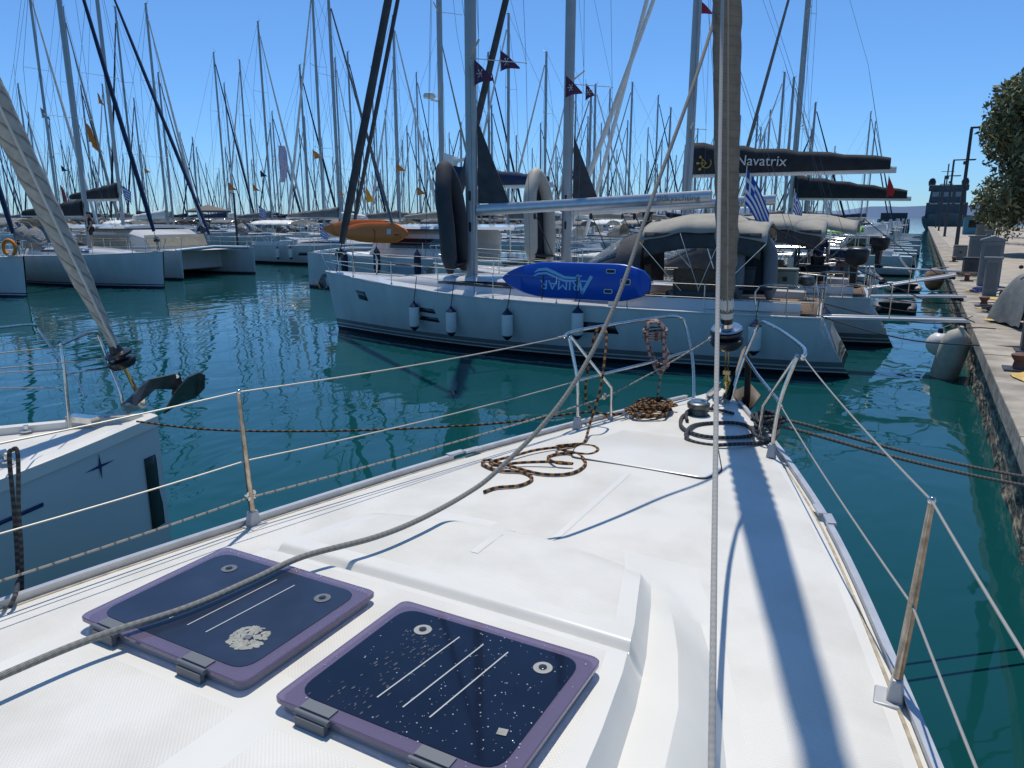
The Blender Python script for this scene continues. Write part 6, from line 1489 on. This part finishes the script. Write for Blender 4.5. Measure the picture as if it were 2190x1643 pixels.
# fenders on the quay wall
t = thing('fender', 'long beige fender hanging against the quay wall', 'fender', (.80, 17.6, .42)); t.rotation_euler = (R(16), R(10), 0)
b = MB(); b.lathe((0, 0, 0), [(.03, -.66), (.12, -.63), (.22, -.54), (.265, -.38), (.275, 0), (.265, .38), (.22, .54), (.12, .63), (.05, .68), (.04, .74)], 22); b.build('fender_body', fender_g, t); b = MB(); b.tube([(0, 0, .7), (.32, .05, .78), (.6, .3, .72)], .012, 6); b.build('lanyard', rope_dk, t)
t = thing('buoy', 'round pale buoy hanging by the quay wall behind the long fender', 'buoy', (.62, 19.3, .45)); b = MB(); b.ball((0, 0, 0), .27, 16); b.build('ball', fender_w, t); b = MB(); b.lathe((0, 0, .24), [(.06, 0), (.05, .1), (.02, .13)], 10); b.tube([(0, 0, .35), (.6, .2, .66)], .012, 6); b.build('eye', fender_b, t)
t = thing('buoy', 'rust orange buoy against the quay wall further along', 'buoy', (.72, 38.2, .55)); b = MB(); b.ball((0, 0, 0), .40, 16, (1, 1, 1.3)); b.build('ball', mat('buoy_tan', (.35, .20, .10), .6, var=.3), t); b = MB(); b.tube([(0, 0, .5), (.5, 0, .55)], .02, 6); b.build('eye', fender_b, t)
# grey ship at the end of the pier
t = thing('grey_ship', 'dark grey ship with a bridge and mast moored at the end of the quay', 'ship', (4.4, 205, 0), R(180))
hs = Hull(32, 9.5, 4.2, 3.0, 3.0, blunt=2.6, over=2.5, scoop=0); make_hull(hs, t, shipm, 24)
b = MB(); b.grid(lambda u, v: Vector((hs.pt(u, 1, 1).x*(2*v-1)*.99, hs.y(u), hs.sz(u)-.05)), 16, 4); b.build('deck', shipm, t)
b = MB(); b.box((0, 2, 4.6), (8.2, 11, 3.4)); b.box((0, 3, 7.6), (7.4, 7.5, 2.8), taper=.94); b.box((0, 3, 9.6), (7.9, 6.5, 1.2)); sp = b.build('superstructure', shipm, t, bevel=.08)
for k in range(3): b = MB(); b.box((-2.3+2.3*k, 6.75, 8.1), (1.7, .06, 1.05)); b.build('bridge_window', mat('ship_glass', (.20, .26, .28), .2) if 'ship_glass' not in MATS else MATS['ship_glass'], sp)
for k in range(3): b = MB(); b.box((-2.5+2.5*k, 7.56, 6.05), (1.9, .06, .22)); b.build('light_bar', shipw, sp)
b = MB(); b.tube([(.5, 2.5, 10.2), (.5, 2.5, 15)], .14, 8); b.tube([(-.8, 2.5, 13.3), (1.8, 2.5, 13.3)], .07, 6); b.box((.5, 2.5, 12), (.7, .7, .8)); b.build('ship_mast', shipm, t)
for sx in (-3.2, 3.4): b = MB(); b.lathe((sx, 3, 10.2), [(.7, 0), (.8, .8), (.5, 1.5), (.1, 1.7)], 10); b.build('gun_cover', black, t)
t = thing('dark_barge', 'small dark boxy barge left of the grey ship', 'barge', (-6.5, 215, 0)); b = MB(); b.box((0, 0, 1.3), (7.5, 6, 2.6), taper=.95); b.build('hull', shipm, t); b = MB(); b.box((0, 0, 3.2), (6, 4, 1.8)); b.build('deckhouse', polem, t)
# kiosk and walkers
t = thing('kiosk', 'turquoise kiosk by the tree along the quay', 'kiosk', (6.3, 112, QZ)); b = MB(); b.box((0, 0, 1.1), (3.4, 2.6, 2.2)); b.build('walls', mat('kiosk_blue', (.06, .22, .28), .6), t); b = MB(); b.box((0, 0, 2.28), (3.9, 3.1, .14)); b.build('roof', rust, t); b = MB(); b.box((-.5, -1.32, 1.3), (1.4, .04, .9)); b.build('hatch_window', darkgl, t)
person(Vector((6.2, 82.5, QZ)), R(160), 'walker in a purple shirt on the quay in front of the tree', mat('plum_shirt', (.18, .05, .12), .9), blackc)
person(Vector((5.7, 84.5, QZ)), R(150), 'walker in red on the quay, left of the purple one', redc, navy)
# ================================================================== TREES
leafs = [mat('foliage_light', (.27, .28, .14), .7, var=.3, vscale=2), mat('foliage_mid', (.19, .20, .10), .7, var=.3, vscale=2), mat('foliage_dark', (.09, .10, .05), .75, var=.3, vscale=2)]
def tree(p, H, Rr_, label, seed, n=9000):
    rg = random.Random(seed); t = thing('tamarisk_tree', label, 'tree', p, 0, 'trees by the quay')
    b = MB(); P = [(0, 0, -.1), (.15, .05, H*.18), (.05, .2, H*.36), (.2, .1, H*.55)]; b.tube(smooth_path(P, 4), [.34-.012*i for i in range(13)], 9)
    tips = []
    for k in range(9):
        a = 2*pi*k/9+rg.uniform(-.3, .3); z0 = H*rg.uniform(.2, .5); e = Vector((Rr_*.68*math.cos(a), Rr_*.68*math.sin(a), H*rg.uniform(.45, .85)))
        Q = smooth_path([(.1, .1, z0), Vector((.1, .1, z0)).lerp(e, .5)+Vector((0, 0, .5)), e], 4); b.tube(Q, [.13*(1-.85*i/(len(Q)-1))+.01 for i in range(len(Q))], 6); tips.append(e)
    b.build('trunk', bark, t)
    blobs = []
    for k in range(46):
        a = rg.uniform(0, 2*pi); r = Rr_*math.sqrt(rg.random())*.85; z = H*rg.uniform(.16, .92); r *= 1.42-.98*(z/H)
        blobs.append((Vector((r*math.cos(a), r*math.sin(a), z)), rg.uniform(.15, .27)*Rr_*1.3))
    b = MB()
    for k in range(n):
        c, br = rg.choice(blobs); v = Vector((rg.gauss(0, 1), rg.gauss(0, 1), rg.gauss(0, .9))).normalized()*br*(rg.random()**.35)
        q = c+v; 
        if q.z < .35: continue
        s = rg.uniform(.10, .26); d1 = Vector((rg.gauss(0, 1), rg.gauss(0, 1), rg.gauss(0, 1)-.6)).normalized()*s; d2 = d1.cross(Vector((rg.gauss(0, 1), rg.gauss(0, 1), rg.gauss(0, 1)))).normalized()*s*.42
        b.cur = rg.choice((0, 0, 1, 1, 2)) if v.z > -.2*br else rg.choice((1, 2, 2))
        b.add([q-d1, q+d2*.9, q+d1, q-d2], [(0, 1, 2, 3)])
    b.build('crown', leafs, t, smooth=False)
tree((7.0, 55, QZ), 10.8, 6.0, 'nearest bushy green tree overhanging the quay by the second lamp', 1, 60000)
tree((10.2, 45, QZ), 13, 6.2, 'tall green tree at the very right edge of the picture', 2, 26000)
tree((10.0, 76, QZ), 9.5, 5.5, 'bushy tree behind the nearest one, further along the quay', 3, 8000)
tree((11.0, 98, QZ), 9, 5.5, 'furthest bushy tree of the row along the quay', 4, 6000)
